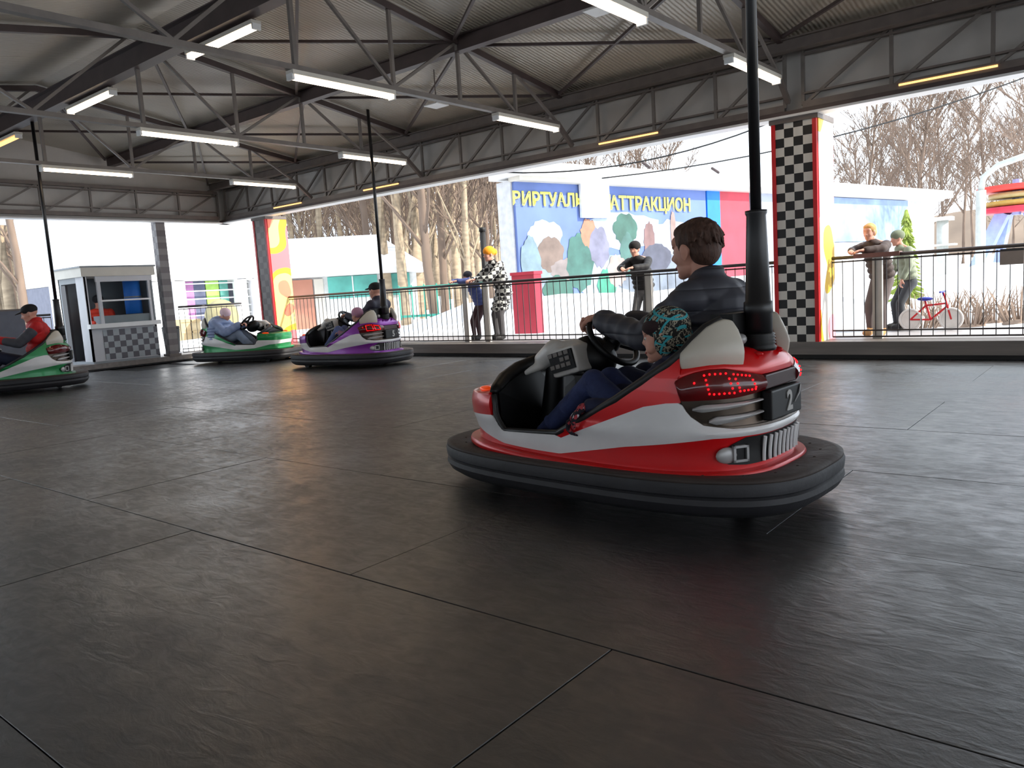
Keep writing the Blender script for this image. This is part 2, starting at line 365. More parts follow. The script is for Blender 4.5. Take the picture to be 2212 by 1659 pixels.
# ------------------------------------------------------------------ lamps
def lamp(loc, rz, label, warm=False, group=None):
    t = empty('tube_lamp', loc, rz); tag(t, label, 'lamp', group)
    MB().box((-.62, -.055, .035), (.62, .055, .075)).build('housing', M_offw, t)
    MB().bar((-.6, 0, .075), (.6, 0, .075), .03, .03).build('mounting_rail', M_steel, t)
    for s in (-1, 1): MB().box((s * .60, -.045, -.01), (s * .625, .045, .045)).build('end_cap', M_white, t)
    for y in (-.025, .025): MB().tube([(-.6, y, .015), (.6, y, .015)], .016, 8).build('tube', M_tubew if warm else M_tube, t, True)
    return t
posn = {-11.75: 'on the farthest left roof truss', -8.93: 'on the second roof truss from the left', -6.05: 'on the roof truss above the banner', -3.15: 'on the roof truss above the checkered pillar'}
for x, nm in posn.items():
    lamp((x, 5.1, 3.0), PI / 2, 'lit white tube lamp nearer the ridge ' + nm)
    lamp((x, 7.97, 3.0), PI / 2, 'lit white tube lamp nearer the eaves ' + nm)
for x, nm, w in ((-13.35, 'dim warm tube lamp at the far left end under the ridge beam', True), (-10.33, 'lit tube lamp in the middle under the ridge beam', False), (-7.3, 'lit tube lamp at the near end under the ridge beam, top of the view', False)):
    lamp((x, 4.62, 3.62), 0, nm, w)
for x, nm in ((-12.5, 'slim warm lamp in the back lattice truss near the corner pillar'), (-9.9, 'slim warm lamp in the back lattice truss above the purple car'), (-5.2, 'slim warm lamp in the back lattice truss left of the black pole'), (-1.6, 'slim warm lamp in the back lattice truss at the right edge')):
    t = empty('slim_lamp', (x, 8.93, 2.80)); tag(t, nm, 'lamp'); MB().box((-.45, -.02, .02), (.45, .03, .04)).build('housing', M_steel, t); MB().tube([(-.43, 0, .005), (.43, 0, .005)], .011, 8).build('tube', M_tubew, t, True)
# ------------------------------------------------------------------ pillars
M_check = checker('black_white_check', (.90, .88, .85), (.07, .05, .05), 1.0, (9.6, 0.0001, 10.0), .4, (.03, .1, .1))
def strip_mat(name, cols):
    M = bpy.data.materials.new(name); M.use_nodes = True; nt = M.node_tree; N = nt.nodes; L = nt.links; b = N['Principled BSDF']; b.inputs['Roughness'].default_value = .5
    g = N.new('ShaderNodeTexCoord'); n = N.new('ShaderNodeTexNoise'); n.inputs['Scale'].default_value = .9; n.inputs['Detail'].default_value = 1; L.new(g.outputs['Object'], n.inputs['Vector'])
    r = N.new('ShaderNodeValToRGB'); r.color_ramp.interpolation = 'CONSTANT'
    while len(r.color_ramp.elements) < len(cols): r.color_ramp.elements.new(.5)
    for i, c in enumerate(cols): r.color_ramp.elements[i].position = .34 + .32 * i / len(cols); r.color_ramp.elements[i].color = lin(c) + (1,)
    r.color_ramp.elements[0].position = 0
    L.new(n.outputs[0], r.inputs[0]); L.new(r.outputs[0], b.inputs['Base Color']); return M
M_ad = strip_mat('printed_side_panel', [(1, .45, .48), (1, .74, .12), (1, .86, .50), (1, .50, .38), (1, .85, .3)])
M_ad2 = strip_mat('printed_side_panel_b', [(1, .62, .68), (1, .95, .88), (1, .97, .94), (1, .80, .25), (1, .96, .9)])
def pillar(x0, x1, y0, y1, label, frontm, cat='pillar', sidem=None):
    cx, cy = (x0 + x1) / 2, (y0 + y1) / 2; w, d = (x1 - x0) / 2, (y1 - y0) / 2
    t = empty('checkered_pillar', (cx, cy, .19)); tag(t, label, cat)
    MB().box((-w + .01, -d + .02, 0), (w - .01, d - .01, 2.51)).build('core', M_steeldk, t)
    o = MB().box((-w + .045, -d - .0, 0), (w - .045, -d + .02, 2.51)).build('checkered_panel', frontm, t)
    for s in (-1, 1): MB().box((s * w, -d - .012, 0), (s * (w - .045), -d + .03, 2.51)).build('edge_trim', M_red, t)
    for s in (-1, 1): MB().box((s * (w - .01), -d + .03, 0), (s * (w + .01), d, 2.51)).build('printed_panel', sidem or M_ad, t, False)
    MB().box((-w - .02, -d - .02, 2.45), (w + .02, d, 2.51)).build('collar', M_steel, t)
    return t
pillar(-3.36, -2.86, 8.96, 9.50, 'black and white checkered pillar with red edges behind the red car', M_check, sidem=M_ad2)
M_check2 = checker('grey_check', (.52, .50, .50), (.42, .39, .40), 1.0, (8.0, .0001, 8.6), .5)
pillar(-13.72, -13.28, 8.96, 9.42, 'narrow grey checkered corner pillar with a bright yellow and pink side', M_check2)
t = empty('booth_pillar', (XL - .1, 7.62, .1)); tag(t, 'slim grey patterned pillar standing beside the ticket booth', 'pillar')
MB().box((-.1, -.09, 0), (.08, .09, 2.6)).build('shaft', M_check2, t); MB().box((-.13, -.12, 0), (.11, .12, .06)).build('foot_plate', M_steel, t)
t = empty('grey_cabinet', (XL - .25, 4.75, .1)); tag(t, 'grey upright cabinet at the far left edge of the view', 'cabinet')
MB().box((-.2, -.3, 0), (.2, .33, 1.06)).build('body', mat('cab_grey', (.36, .37, .42), .5), t); MB().box((-.22, -.32, 1.06), (.22, .35, 1.09)).build('top', M_steel, t)
# ------------------------------------------------------------------ railings
def _sx(px):
    d = RW @ np.array([px - CX, 650 - CY, FPX]); return 9.27 * d[0] / d[1]
def railing(p0, p1, z0, z1, label, posts, double=True):
    p0 = Vector(p0); p1 = Vector(p1); d = (p1 - p0).normalized(); L_ = (p1 - p0).length; t = empty('railing', p0); tag(t, label, 'railing')
    up = Vector((0, 0, 1)); nrm = d.cross(up)
    MB().tube([up * z1, d * L_ + up * z1], .020, 8).build('top_rail', M_rail, t, True)
    if double: MB().tube([up * (z1 - .045), d * L_ + up * (z1 - .045)], .010, 6).build('second_rail', M_rail, t)
    for z in (z0 + .03, z0 + .10): MB().tube([up * z, d * L_ + up * z], .010, 6).build('bottom_rail', M_rail, t)
    b = MB(); n = int(L_ / .115)
    for i in range(n + 1):
        s = L_ * i / n; b.bar(d * s + up * (z0 + .03), d * s + up * (z1 - .03), .008, .008, (1, 0, 0))
    o = b.build('balusters', M_rail, t); o['kind'] = 'stuff'
    for s in posts:
        MB().bar(d * s + up * z0 + nrm * -.03, d * s + up * (z1 - .02) + nrm * -.03, .10, .045, tuple(nrm)).build('post', M_post, t)
    return t
railing((-13.25, 9.30, 0), (-3.40, 9.30, 0), .19, 1.115, 'dark metal railing along the back side left of the checkered pillar', [_sx(1000) + 13.25, _sx(1045) + 13.25, _sx(1398) + 13.25])
railing((-2.82, 9.30, 0), (XR, 9.30, 0), .19, 1.115, 'dark metal railing along the back side right of the checkered pillar', [_sx(1893) + 2.82, 6.0])
railing((XL - .22, 7.9, 0), (XL - .22, 9.3, 0), .12, 1.06, 'short dark railing between the ticket booth and the corner', [])
railing((XL - .22, 3.0, 0), (XL - .22, 5.55, 0), .12, 1.06, 'dark railing left of the ticket booth behind the red jacket driver', [])
# ------------------------------------------------------------------ bumper cars
NE, TP = 3.05, .04
def se(a, b, n=720):
    pts = []
    for i in range(n + 1):
        t = PI * i / n; c, s = math.cos(t), math.sin(t)
        x = a * math.copysign(abs(c) ** (2 / NE), c); y = b * abs(s) ** (2 / NE) * (1 - TP * x / a)
        pts.append((x, y))
    return pts
class Peri:
    """left half outline nose -> tail, parameter u in 0..1 by arc length; negative u is the right side"""
    def __init__(s, a, b):
        P = se(a, b); s.P = np.array(P); s.P[0] = (a, 0); s.P[-1] = (-a, 0)
        d = np.hypot(*np.diff(s.P, axis=0).T); s.u = np.concatenate([[0], np.cumsum(d)]); s.len = s.u[-1]; s.u /= s.u[-1]
    def pt(s, u, off=0.0):
        v = abs(u); sg = 1 if u >= 0 else -1
        x = np.interp(v, s.u, s.P[:, 0]); y = np.interp(v, s.u, s.P[:, 1]); e = .004
        x0 = np.interp(max(0, v - e), s.u, s.P[:, 0]); x1 = np.interp(min(1, v + e), s.u, s.P[:, 0])
        y0 = np.interp(max(0, v - e), s.u, s.P[:, 1]); y1 = np.interp(min(1, v + e), s.u, s.P[:, 1])
        tx, ty = x1 - x0, y1 - y0
        if v < e: tx, ty = 0, 1
        if v > 1 - e: tx, ty = 0, -1
        L_ = math.hypot(tx, ty); nx, ny = ty / L_, -tx / L_
        if v < e: nx, ny = 1, 0
        if v > 1 - e: nx, ny = -1, 0
        return Vector((x + nx * off, sg * (y + ny * off), 0)), Vector((nx, sg * ny, 0))
    def uX(s, x): return float(np.interp(-x, -s.P[:, 0], s.u))
    def uY(s, y):      # on the rear half
        h = len(s.P) // 2; return float(np.interp(-y, -s.P[h:, 1], s.u[h:]))
BODY = Peri(.80, .447); BUMP = Peri(1.01, .557)
def curve(pts):
    """pts: ('x', X, z) on the flank or ('y', Y, z) on the tail -> function of |u|"""
    U = []; Z = []
    for k, a, z in pts:
        U.append(BODY.uX(a) if k == 'x' else (BODY.uY(a) if k == 'y' else a)); Z.append(z)
    return lambda u: float(np.interp(abs(u), U, Z))
SK = curve([('u', 0, .235), ('x', .66, .235), ('x', .62, .232), ('x', .39, .224), ('x', .27, .216), ('x', -.03, .206), ('x', -.45, .199), ('u', 1, .200)])
WL = curve([('u', 0, .31), ('x', .66, .300), ('x', .42, .252), ('x', .2, .243), ('x', .05, .240), ('x', -.30, .302), ('x', -.666, .350), ('y', .25, .352), ('u', 1, .345)])
WU = curve([('u', 0, .372), ('x', .75, .372), ('x', .49, .388), ('x', .47, .375), ('x', .427, .312), ('x', .065, .326), ('x', .045, .312), ('x', -.12, .375), ('x', -.405, .481), ('x', -.50, .497), ('x', -.556, .499), ('x', -.588, .445), ('x', -.637, .405), ('x', -.725, .387), ('u', 1, .380)])
RIM = curve([('x', .49, .50), ('x', .475, .386), ('x', .427, .310), ('x', .065, .328), ('x', -.073, .398), ('x', -.27, .501), ('x', -.506, .651), ('x', -.564, .697), ('x', -.615, .751), ('x', -.662, .791), ('x', -.729, .824)])
LT = curve([('x', -.541, .590), ('x', -.575, .606), ('x', -.609, .619), ('x', -.66, .630), ('x', -.71, .630), ('y', .25, .612), ('y', .16, .590), ('u', 1, .590)])
LBt = curve([('x', -.541, .575), ('x', -.555, .512), ('x', -.565, .507), ('x', -.727, .512), ('y', .15, .530), ('u', 1, .528)])
def OFF(z):
    return float(np.interp(z, [.15, .20, .24, .30, .34, .37, .41, .46, .50, .60, .66, .74, .83], [.0, .0, -.004, -.006, .0, .014, .004, .006, .004, -.008, -.02, -.05, -.085]))
def band(name, m, parent, u0, u1, lo, hi, off=0.0, nu=60, nz=5, th=.012, bulge=0.0):
    V = []; F = []
    for layer in (0, 1):
        for i in range(nu + 1):
            u = u0 + (u1 - u0) * i / nu; a, b = lo(u), hi(u)
            if b < a + .002: b = a + .002
            for j in range(nz + 1):
                t = j / nz; z = a + (b - a) * t
                p, n = BODY.pt(u, OFF(z) + off + bulge * math.sin(PI * t) - layer * th); V.append((p.x, p.y, z))
    K = (nu + 1) * (nz + 1); w = nz + 1
    for i in range(nu):
        for j in range(nz):
            a = i * w + j; F.append((a, a + w, a + w + 1, a + 1)); F.append((K + a, K + a + 1, K + a + w + 1, K + a + w))
        a = i * w; F.append((a, K + a, K + a + w, a + w)); a = i * w + nz; F.append((a, a + w, K + a + w, K + a))
    for j in range(nz):
        a = j; F.append((a, a + 1, K + a + 1, K + a)); a = nu * w + j; F.append((a, K + a, K + a + 1, a + 1))
    o = mk(name, V, F, m, parent, True)
    o.data.polygons.foreach_set('use_smooth', [True] * len(o.data.polygons))
    e = o.modifiers.new('e', 'EDGE_SPLIT'); e.split_angle = math.radians(42)
    return o
def paint(name, c, metal=.35): return mat(name, c, .22, metal, .06, 5, coat=.5)
def bumper_car(name, loc, rz, label, col, leds=True, number='2', group='bumper cars on the arena floor', pole=True, lit=.0):
    t = empty(name, loc, rz, label, 'bumper car', group)
    rub = mat('bumper_rubber', (.215, .175, .16), .68, 0, .25, 6, bump=.3, bscale=30, rvar=.1)
    rub2 = mat('bumper_rubber_side', (.15, .145, .16), .6, 0, .2, 8, bump=.2, bscale=30)
    blk = mat('black_plastic', (.055, .05, .055), .45, 0, .15, 12, spec=.3)
    trim = mat('cockpit_rim_rubber', (.12, .115, .12), .45, 0, .15, 12)
    wht = mat('car_white_gelcoat', (.86, .85, .85), .34, 0, .05, 6, coat=.15)
    chrome = mat('brown_chrome', (.25, .21, .18), .25, .7, .2, 9)
    silver = mat('silver_paint', (.62, .61, .61), .35, .2, .1, 7)
    wingm = mat('seat_side_cream', (.74, .71, .66), .35, 0, .05, 9)
    lens = mat('dark_red_lens', (.36, .03, .05), .14, 0, .25, 14, coat=.3)
    # rubber bumper ring
    prof = [(-.10, .195), (-.035, .208), (-.008, .200), (.0, .182), (-.004, .148), (-.016, .140), (-.006, .132), (-.002, .11), (-.02, .078), (-.06, .05), (-.14, .045), (-.14, .19)]
    N = 96; us = [-1 + 2 * i / (N * 2) * 1.0 for i in range(N * 2)]
    path = []
    for u in us: p, n = BUMP.pt(u); path.append((p, n))
    o = MB().sweep(path[::-1], prof).build('bumper', rub2, t, True); o.modifiers.new('e', 'EDGE_SPLIT').split_angle = math.radians(35)
    top = MB().sweep([(BUMP.pt(u)[0], BUMP.pt(u)[1]) for u in us[::-1]], [(-.24, .180), (-.235, .192), (-.12, .206), (-.035, .217), (-.008, .210), (-.006, .197), (-.03, .19), (-.24, .17)]).build('bumper_top', rub, t, True)
    top['label'] = 'brown dusty bumper top'
    b = MB()
    for i in range(28):
        p, n = BUMP.pt(-1 + 2 * (i + .5) / 28, -.10); b.ell(p + Vector((0, 0, .207)), (.008, .008, .005), None, 8, 4)
    o = b.build('bumper_rivets', rub, t, True); o['kind'] = 'stuff'
    b = MB(); ring = [BUMP.pt(-1 + 2 * i / 64, -.13)[0] for i in range(64)]; n = 64
    b.V = [p + Vector((0, 0, .05)) for p in ring] + [p + Vector((0, 0, .16)) for p in ring]
    b.F = [tuple(range(n))[::-1], tuple(range(n, 2 * n))] + [(i, (i + 1) % n, n + (i + 1) % n, n + i) for i in range(n)]
    b.build('chassis', blk, t)
    for (x, y) in ((.6, .3), (.6, -.3), (-.62, 0)):
        MB().tube([(x, y - .03, .05), (x, y + .03, .05)], .05, 14, up=(1, 0, 0)).build('wheel', blk, t)
    # body bands
    band('skirt_lip', col, t, -1, 1, lambda u: SK(u) - .018, lambda u: SK(u) + .014, .045, 120, 3, .06, .006)
    band('lower_panel', col, t, -1, 1, lambda u: .178, lambda u: WL(u) + .012, .0, 140, 4)
    band('white_belt', wht, t, -1, 1, WL, WU, .006, 260, 5, .014, .004)
    uR = BODY.uX(.06); uE = BODY.uX(-.556); uF = BODY.uX(.49)
    uT = BODY.uX(-.506)
    for s in (1, -1):
        band('flank_panel', col, t, s * uR, s * uE, lambda u: WU(u), lambda u: max(WU(u) + .004, RIM(u)), .004, 60, 5, .016)
    # nose cap
    capz = lambda u: .47 + .02 * math.cos(abs(u) * 9)
    band('nose_cap', col, t, -uF, uF, lambda u: WU(u), lambda u: .485, .010, 50, 5, .02, .012)
    V = []; F = []; nu, ns = 40, 6
    for i in range(nu + 1):
        u = -uF + 2 * uF * i / nu; p, n_ = BODY.pt(u, OFF(.485) + .008)
        for j in range(ns + 1):
            k = j / ns; q = p.lerp(Vector((.508 + .065 * min(1, max(0, 1 - abs(p.y) / .42) * 2), p.y * .97, 0)), k); V.append((q.x, q.y, .485 + .018 * math.sin(k * PI / 2)))
    for i in range(nu):
        for j in range(ns): a = i * (ns + 1) + j; F.append((a, a + ns + 1, a + ns + 2, a + 1))
    o = mk('nose_deck', V, F, col, t, True); sm = o.modifiers.new('s', 'SOLIDIFY'); sm.thickness = .01; sm.offset = -1
    orange = mat('orange_lens', (1.0, .30, .05), .2, 0, .1, 9, emit=.35)
    for s in (1, -1):
        MB().ell((.60, s * .325, .502), (.062, .03, .016), Matrix.Rotation(s * -.35, 3, 'Z'), 16, 8).build('nose_lamp', orange, t, True)
    # cockpit: tub, floor, rims, seat
    V = []; F = []; nu, nz = 90, 4
    ua, ub = BODY.uX(.50), BODY.uX(-.60)
    for s in (1, -1):
        b = MB()
        for layer in (0, 1):
            for i in range(nu + 1):
                u = ua + (ub - ua) * i / nu
                for j in range(nz + 1):
                    z = .17 + (min(RIM(u), .80) - .17) * j / nz; p, n_ = BODY.pt(u, OFF(z) - .02 - layer * .02); b.V.append(Vector((p.x, s * p.y, z)))
        K = (nu + 1) * (nz + 1); w = nz + 1
        for i in range(nu):
            for j in range(nz): a = i * w + j; b.F += [(a, a + w, a + w + 1, a + 1), (K + a, K + a + 1, K + a + w + 1, K + a + w)]
        b.build('tub_side', blk, t)
        pts = [BODY.pt(BODY.uX(x), OFF(RIM(BODY.uX(x))) - .008)[0] * 1.0 + Vector((0, 0, RIM(BODY.uX(x)) + .004)) for x in [.488, .482, .476, .455, .427, .38, .25, .12, .065, .03, -.073, -.17, -.27, -.39, -.506, -.564, -.615, -.662, -.70, -.729]]
        if s < 0: pts = [Vector((p.x, -p.y, p.z)) for p in pts]
        MB().tube(pts, [.014] * 8 + [.016] * 4 + [.019] * 4 + [.020, .019, .016, .012], 10).build('cockpit_rim', trim, t, True)
    MB().box((-.55, -.42, .15), (.50, .42, .18)).build('cockpit_floor', blk, t)
    # front black cowl rising from the nose to the console, open on both sides
    for s in (1, -1):
        MB().tube([(.49, s * .395, .50), (.52, s * .34, .512), (.555, s * .24, .545), (.555, s * .12, .585), (.50, s * .03, .615), (.44, 0, .635)], [.020, .032, .042, .046, .046, .040], 12, flat=.8).build('cowl_arm', blk, t, True)
    b = MB(); b.V = [Vector(v) for v in [(.50, -.36, .18), (.50, .36, .18), (.50, .36, .50), (.56, .22, .55), (.52, .03, .60), (.52, -.03, .60), (.56, -.22, .55), (.50, -.36, .50)]]
    b.V += [v + Vector((.02, 0, 0)) for v in b.V]; b.F = [(7, 6, 5, 4, 3, 2, 1, 0), tuple(range(8, 16))] + [(i, (i + 1) % 8, 8 + (i + 1) % 8, 8 + i) for i in range(8)]
    b.build('bulkhead', blk, t)
    # console
    bm_ = MB()
    bm_.cap((.50, 0, .60), (.40, 0, .66), .045, .055); bm_.cap((.40, 0, .66), (.27, .0, .665), .055, .065)
    bm_.box((.19, -.09, .55), (.36, .10, .69), Matrix.Rotation(.25, 3, 'Y')); bm_.cap((.44, .05, .60), (.55, .13, .55), .026, .018); bm_.cap((.44, -.05, .60), (.55, -.13, .55), .026, .018)
    bm_.cap((.47, .03, .61), (.36, .05, .675), .05, .06)
    MB().cap((.40, 0, .60), (.46, 0, .20), .05, .07).build('console_stem', blk, t, True)
    MB().ell((.225, -.10, .63), (.13, .11, .10), Matrix.Rotation(-.5, 3, 'Y'), 20, 12).build('column_cover', blk, t, True)
    skin(bm_, 'console', mat('console_grey', (.78, .76, .74), .35, 0, .06, 8), t, .009, 6)
    R_ = Euler((-.55, .25, 0)).to_matrix()
    p0 = Vector((.275, .088, .625))
    b = MB(); b.box((-.075, -.006, -.05), (.075, .006, .05)); b.V = [p0 + Matrix.Rotation(.25, 3, 'Y') @ v for v in [Vector((v.x, v.y + .02, v.z)) for v in b.V]]
    b.build('button_panel', blk, t)
    b = MB(); rnd = random.Random(3)
    for i in range(4):
        for j in range(3):
            if rnd.random() < .7:
                v0 = Vector((-.055 + i * .035, .024, -.032 + j * .03)); w_ = MB(); w_.box(v0, v0 + Vector((.026, .006, .02))); nn = len(b.V); b.V += [p0 + Matrix.Rotation(.25, 3, 'Y') @ v for v in w_.V]; b.F += [tuple(nn + k for k in f) for f in w_.F]
    b.build('button_labels', mat('grey_button', (.45, .42, .40), .4), t)
    # steering wheel
    wc = Vector((.15, -.17, .70)); ax = Vector((-.70, 0, .62)).normalized(); e1 = Vector((0, 1, 0)); e2 = ax.cross(e1).normalized()
    if e2.z < 0: e2 = -e2
    sw = empty('steering_wheel', (0, 0, 0)); sw.parent = t
    MB().tube([wc + (e1 * math.cos(a) + e2 * math.sin(a)) * .15 for a in [2 * PI * i / 40 for i in range(40)]], .017, 10, True, up=tuple(ax)).build('wheel_rim', blk, sw, True)
    for a in (PI / 2 * 1.0, PI * 1.13, PI * 1.87):
        MB().bar(wc, wc + (e1 * math.cos(a) + e2 * math.sin(a)) * .145, .05, .018, tuple(ax)).build('spoke', blk, sw)
    MB().cap(wc - ax * .02, wc + ax * .008, .05, .042, 20).build('wheel_hub', blk, sw, True)
    MB().bar(wc + ax * .045 - e2 * .02, wc + ax * .05 + e2 * .02, .012, .008, tuple(ax)).build('chrome_badge', chrome, sw)
    MB().cap(wc - ax * .02, Vector((.33, -.06, .58)), .04, .05).build('steering_column', blk, t, True)
    # seat
    sb = MB(); sb.cap((-.10, -.2, .26), (-.42, -.2, .24), .09, .10); sb.cap((-.10, .2, .26), (-.42, .2, .24), .09, .10); sb.cap((-.45, -.2, .26), (-.58, -.2, .68), .09, .07); sb.cap((-.45, .2, .26), (-.58, .2, .68), .09, .07); sb.cap((-.5, -.3, .3), (-.5, .3, .3), .1, .1); sb.cap((-.57, -.3, .62), (-.57, .3, .62), .07, .07)
    skin(sb, 'seat', blk, t, .02, 4)
    # side wings beside the head rest
    for s in (1, -1):
        b = MB(); ul, uh = BODY.uX(-.555), BODY.uX(-.768); nu_ = 18
        wt = lambda x: float(np.interp(-x, [.555, .60, .66, .70, .735, .757, .768], [.700, .745, .797, .816, .826, .818, .775]))
        xs_ = [-.555 - .213 * i / nu_ for i in range(nu_ + 1)]
        for lay in (0, 1):
            for x in xs_:
                u = BODY.uX(x)
                for j in range(6):
                    z = .632 + (wt(x) - .632) * j / 5; p, n_ = BODY.pt(u, -.022 - .30 * max(0, z - .70) ** 1.0 - lay * (.05) + .012 * math.sin(PI * j / 5) * (1 - lay)); b.V.append(Vector((p.x, s * p.y, z)))
        K = (nu_ + 1) * 6
        for i in range(nu_):
            for j in range(5): a = i * 6 + j; b.F += [(a, a + 6, a + 7, a + 1), (K + a, K + a + 1, K + a + 7, K + a + 6)]
            a = i * 6; b.F.append((a, K + a, K + a + 6, a + 6)); a += 5; b.F.append((a, a + 6, K + a + 6, K + a))
        for j in range(5): b.F.append((j, j + 1, K + j + 1, K + j)); a = nu_ * 6 + j; b.F.append((a, K + a, K + a + 1, a + 1))
        o = b.build('seat_wing', wingm, t, True); o.modifiers.new('b', 'BEVEL').width = .008; o.modifiers['b'].segments = 3; o.modifiers['b'].limit_method = 'ANGLE'
    # rear deck
    V = []; F = []; ul = BODY.uX(-.548); nu, ns = 90, 10
    span = 2 * (1 - ul)
    for i in range(nu + 1):
        w_ = ul + span * i / nu; u = w_ if w_ <= 1 else -(2 - w_); zz = LT(u) + .004 
        p, n_ = BODY.pt(u, OFF(zz) + .012)
        top_ = .69
        for j in range(ns + 1):
            k = j / ns; q = p.lerp(Vector((-.50, 0, 0)), k * .9); V.append((q.x, q.y, zz + (top_ + .012 * k - zz) * (1 - (1 - min(1, k * 2.6)) ** 2)))
    for i in range(nu):
        for j in range(ns): a = i * (ns + 1) + j; F.append((a, a + 1, a + ns + 2, a + ns + 1))
    o = mk('rear_deck', V, F, col, t, True); sm = o.modifiers.new('s', 'SOLIDIFY'); sm.thickness = .012; sm.offset = 1
    for s in (1, -1):   # small raised fins on the deck
        MB().ell((-.755, s * .10, .668), (.022, .008, .013), None, 12, 7).build('deck_fin', col, t, True)
    # tail lamps
    u0, u1 = BODY.uX(-.541), BODY.uY(.158)
    for s in (1, -1):
        ln = band('tail_lamp', lens, t, s * u0, s * u1, LBt, LT, .016, 40, 6, .03, .018)
        if leds:
            led = mat('red_led', (1.0, .03, .06), .4, 0, .0, 4, emit=6.0)
            dots = [(.255, .60, 0)]
            # dotted digits in lens coordinates (a along the lamp 0..1, h up 0..1)
            pts = [(.20, .66)]
            pts += [(.30 + .055 * i, .86 - 0.0 * i) for i in range(5)] + [(.315, .70), (.325, .54), (.335, .38), (.345, .22)] + [(.39 + .05 * i, .20) for i in range(5)] + [(.545, .70), (.555, .54), (.57, .37)]
            pts += [(.60 + .045 * i, .86) for i in range(5)] + [(.61, .70), (.625, .54), (.64, .38)] + [(.65 + .045 * i, .24) for i in range(5)] + [(.80, .68), (.815, .50), (.83, .34)]
            b = MB(); b2 = MB()
            for a, h in pts:
                u = s * (u0 + (u1 - u0) * a); lo, hi = LBt(u), LT(u); z = lo + (hi - lo) * h
                p, n_ = BODY.pt(u, OFF(z) + .016 + .018 * math.sin(PI * h) + .001); b.ell(p + Vector((0, 0, z)), (.0042, .0042, .0042), None, 8, 5)
            o = b.build('led_digits', led, ln, True); o['label'] = 'red dotted light digits'
    band('centre_panel', mat('dark_brown_lens', (.24, .13, .12), .25, 0, .2, 10, coat=.4), t, u1 + .002, 2 - u1, lambda u: .526, lambda u: .588, .004, 24, 4) if False else None
    b = MB(); pc, nn = BODY.pt(1.0, OFF(.55)); x = pc.x
    b.box((x - .012, -.155, .528), (x + .02, .155, .588)); bevel(b.build('centre_panel', mat('dark_brown_lens', (.20, .09, .09), .35, 0, .2, 10, spec=.3), t), .005)
    # louvred recess below the lamps
    uL = BODY.uX(-.556)
    for s in (1, -1):
        band('louvre_backing', chrome, t, s * uL, s * .9999, lambda u: WU(u) - .004, lambda u: LBt(u), -.014, 60, 3, .01)
        for k, (za, zb, ea, eb) in enumerate(((.455, .488, .487, .494), (.402, .438, .436, .446))):
            uS = BODY.uX(-.600 if k == 0 else -.655); uN = BODY.uY(.165)
            def f(u, za=za, zb=zb, ea=ea, eb=eb, uS=uS, uN=uN, top=0):
                k = min(1, max(0, (abs(u) - uS) / (uN - uS))); mid = (za + zb) / 2 + ((ea + eb) / 2 - (za + zb) / 2) * k
                return mid + (1 if top else -1) * (zb - za) / 2 * min(1, .25 + k * 6) * (1 - .72 * k)
            g_ = lambda u, f=f: f(u, top=1)
            band('louvre', silver, t, s * uS, s * uN, f, g_, .006, 26, 3, .016, .006)
        band('louvre_edge', chrome, t, s * BODY.uX(-.575), s * .9999, lambda u: WU(u) - .004, lambda u: WU(u) + .008, -.001, 50, 2, .012)
    # number plate
    b = MB(); b.box((x - .035, -.155, .398), (x + .01, .155, .523)); bevel(b.build('number_plate', blk, t), .008)
    text(number, 'plate_number', .115, mat('plate_digit', (.62, .61, .60), .5), t, (x - .037, -.02, .458), (PI / 2, 0, -PI / 2), .002, bold=.004)
    MB().tube([(x - .037, -.135, .515), (x - .04, -.115, .48), (x - .038, -.07, .445)], [.004, .004, .002], 6).build('plate_flourish', silver, t, True)
    # grille with white bars and square lamps
    uG = BODY.uX(-.70)
    glo = curve([('x', -.68, .262), ('x', -.71, .240), ('y', .25, .232), ('u', 1, .232)]); ghi = curve([('x', -.68, .285), ('x', -.73, .325), ('y', .25, .346), ('u', 1, .342)])
    g0 = BODY.uX(-.685)
    for s in (1, -1): band('grille', blk, t, s * g0, s * .9999, glo, ghi, .008, 40, 3, .012)
    for i in range(9):
        y = .165 - .33 * i / 8; u = BODY.uY(abs(y)) * (1 if y >= 0 else -1)
        b = MB(); pts = []
        for j in range(7):
            z = .236 + .102 * j / 6; p, n_ = BODY.pt(u, .010 + .010 * (j / 6) ** 2); pts.append(p + Vector((0, 0, z)))
        b.tube(pts, .0075, 6)
        b.build('grille_bar', wht, t)
    for s in (1, -1):
        u = s * BODY.uY(.275); p, n_ = BODY.pt(u, .004); ang = math.atan2(n_.y, n_.x); R = Matrix.Rotation(ang, 3, 'Z')
        fog = empty('fog_lamp', p + Vector((0, 0, .283)), ang); fog.parent = t
        for a, b_ in (((-.01, -.034, -.034), (.016, -.024, .034)), ((-.01, .024, -.034), (.016, .034, .034)), ((-.01, -.034, .024), (.016, .034, .034)), ((-.01, -.034, -.034), (.016, .034, -.024))):
            MB().box(a, b_).build('lamp_frame', silver, fog)
        MB().box((-.012, -.026, -.026), (.004, .026, .026)).build('lamp_socket', blk, fog)
        MB().ell((-.004, s * -.055, -.005), (.014, .05, .034), None, 14, 8).build('lamp_pod', silver, fog, True)
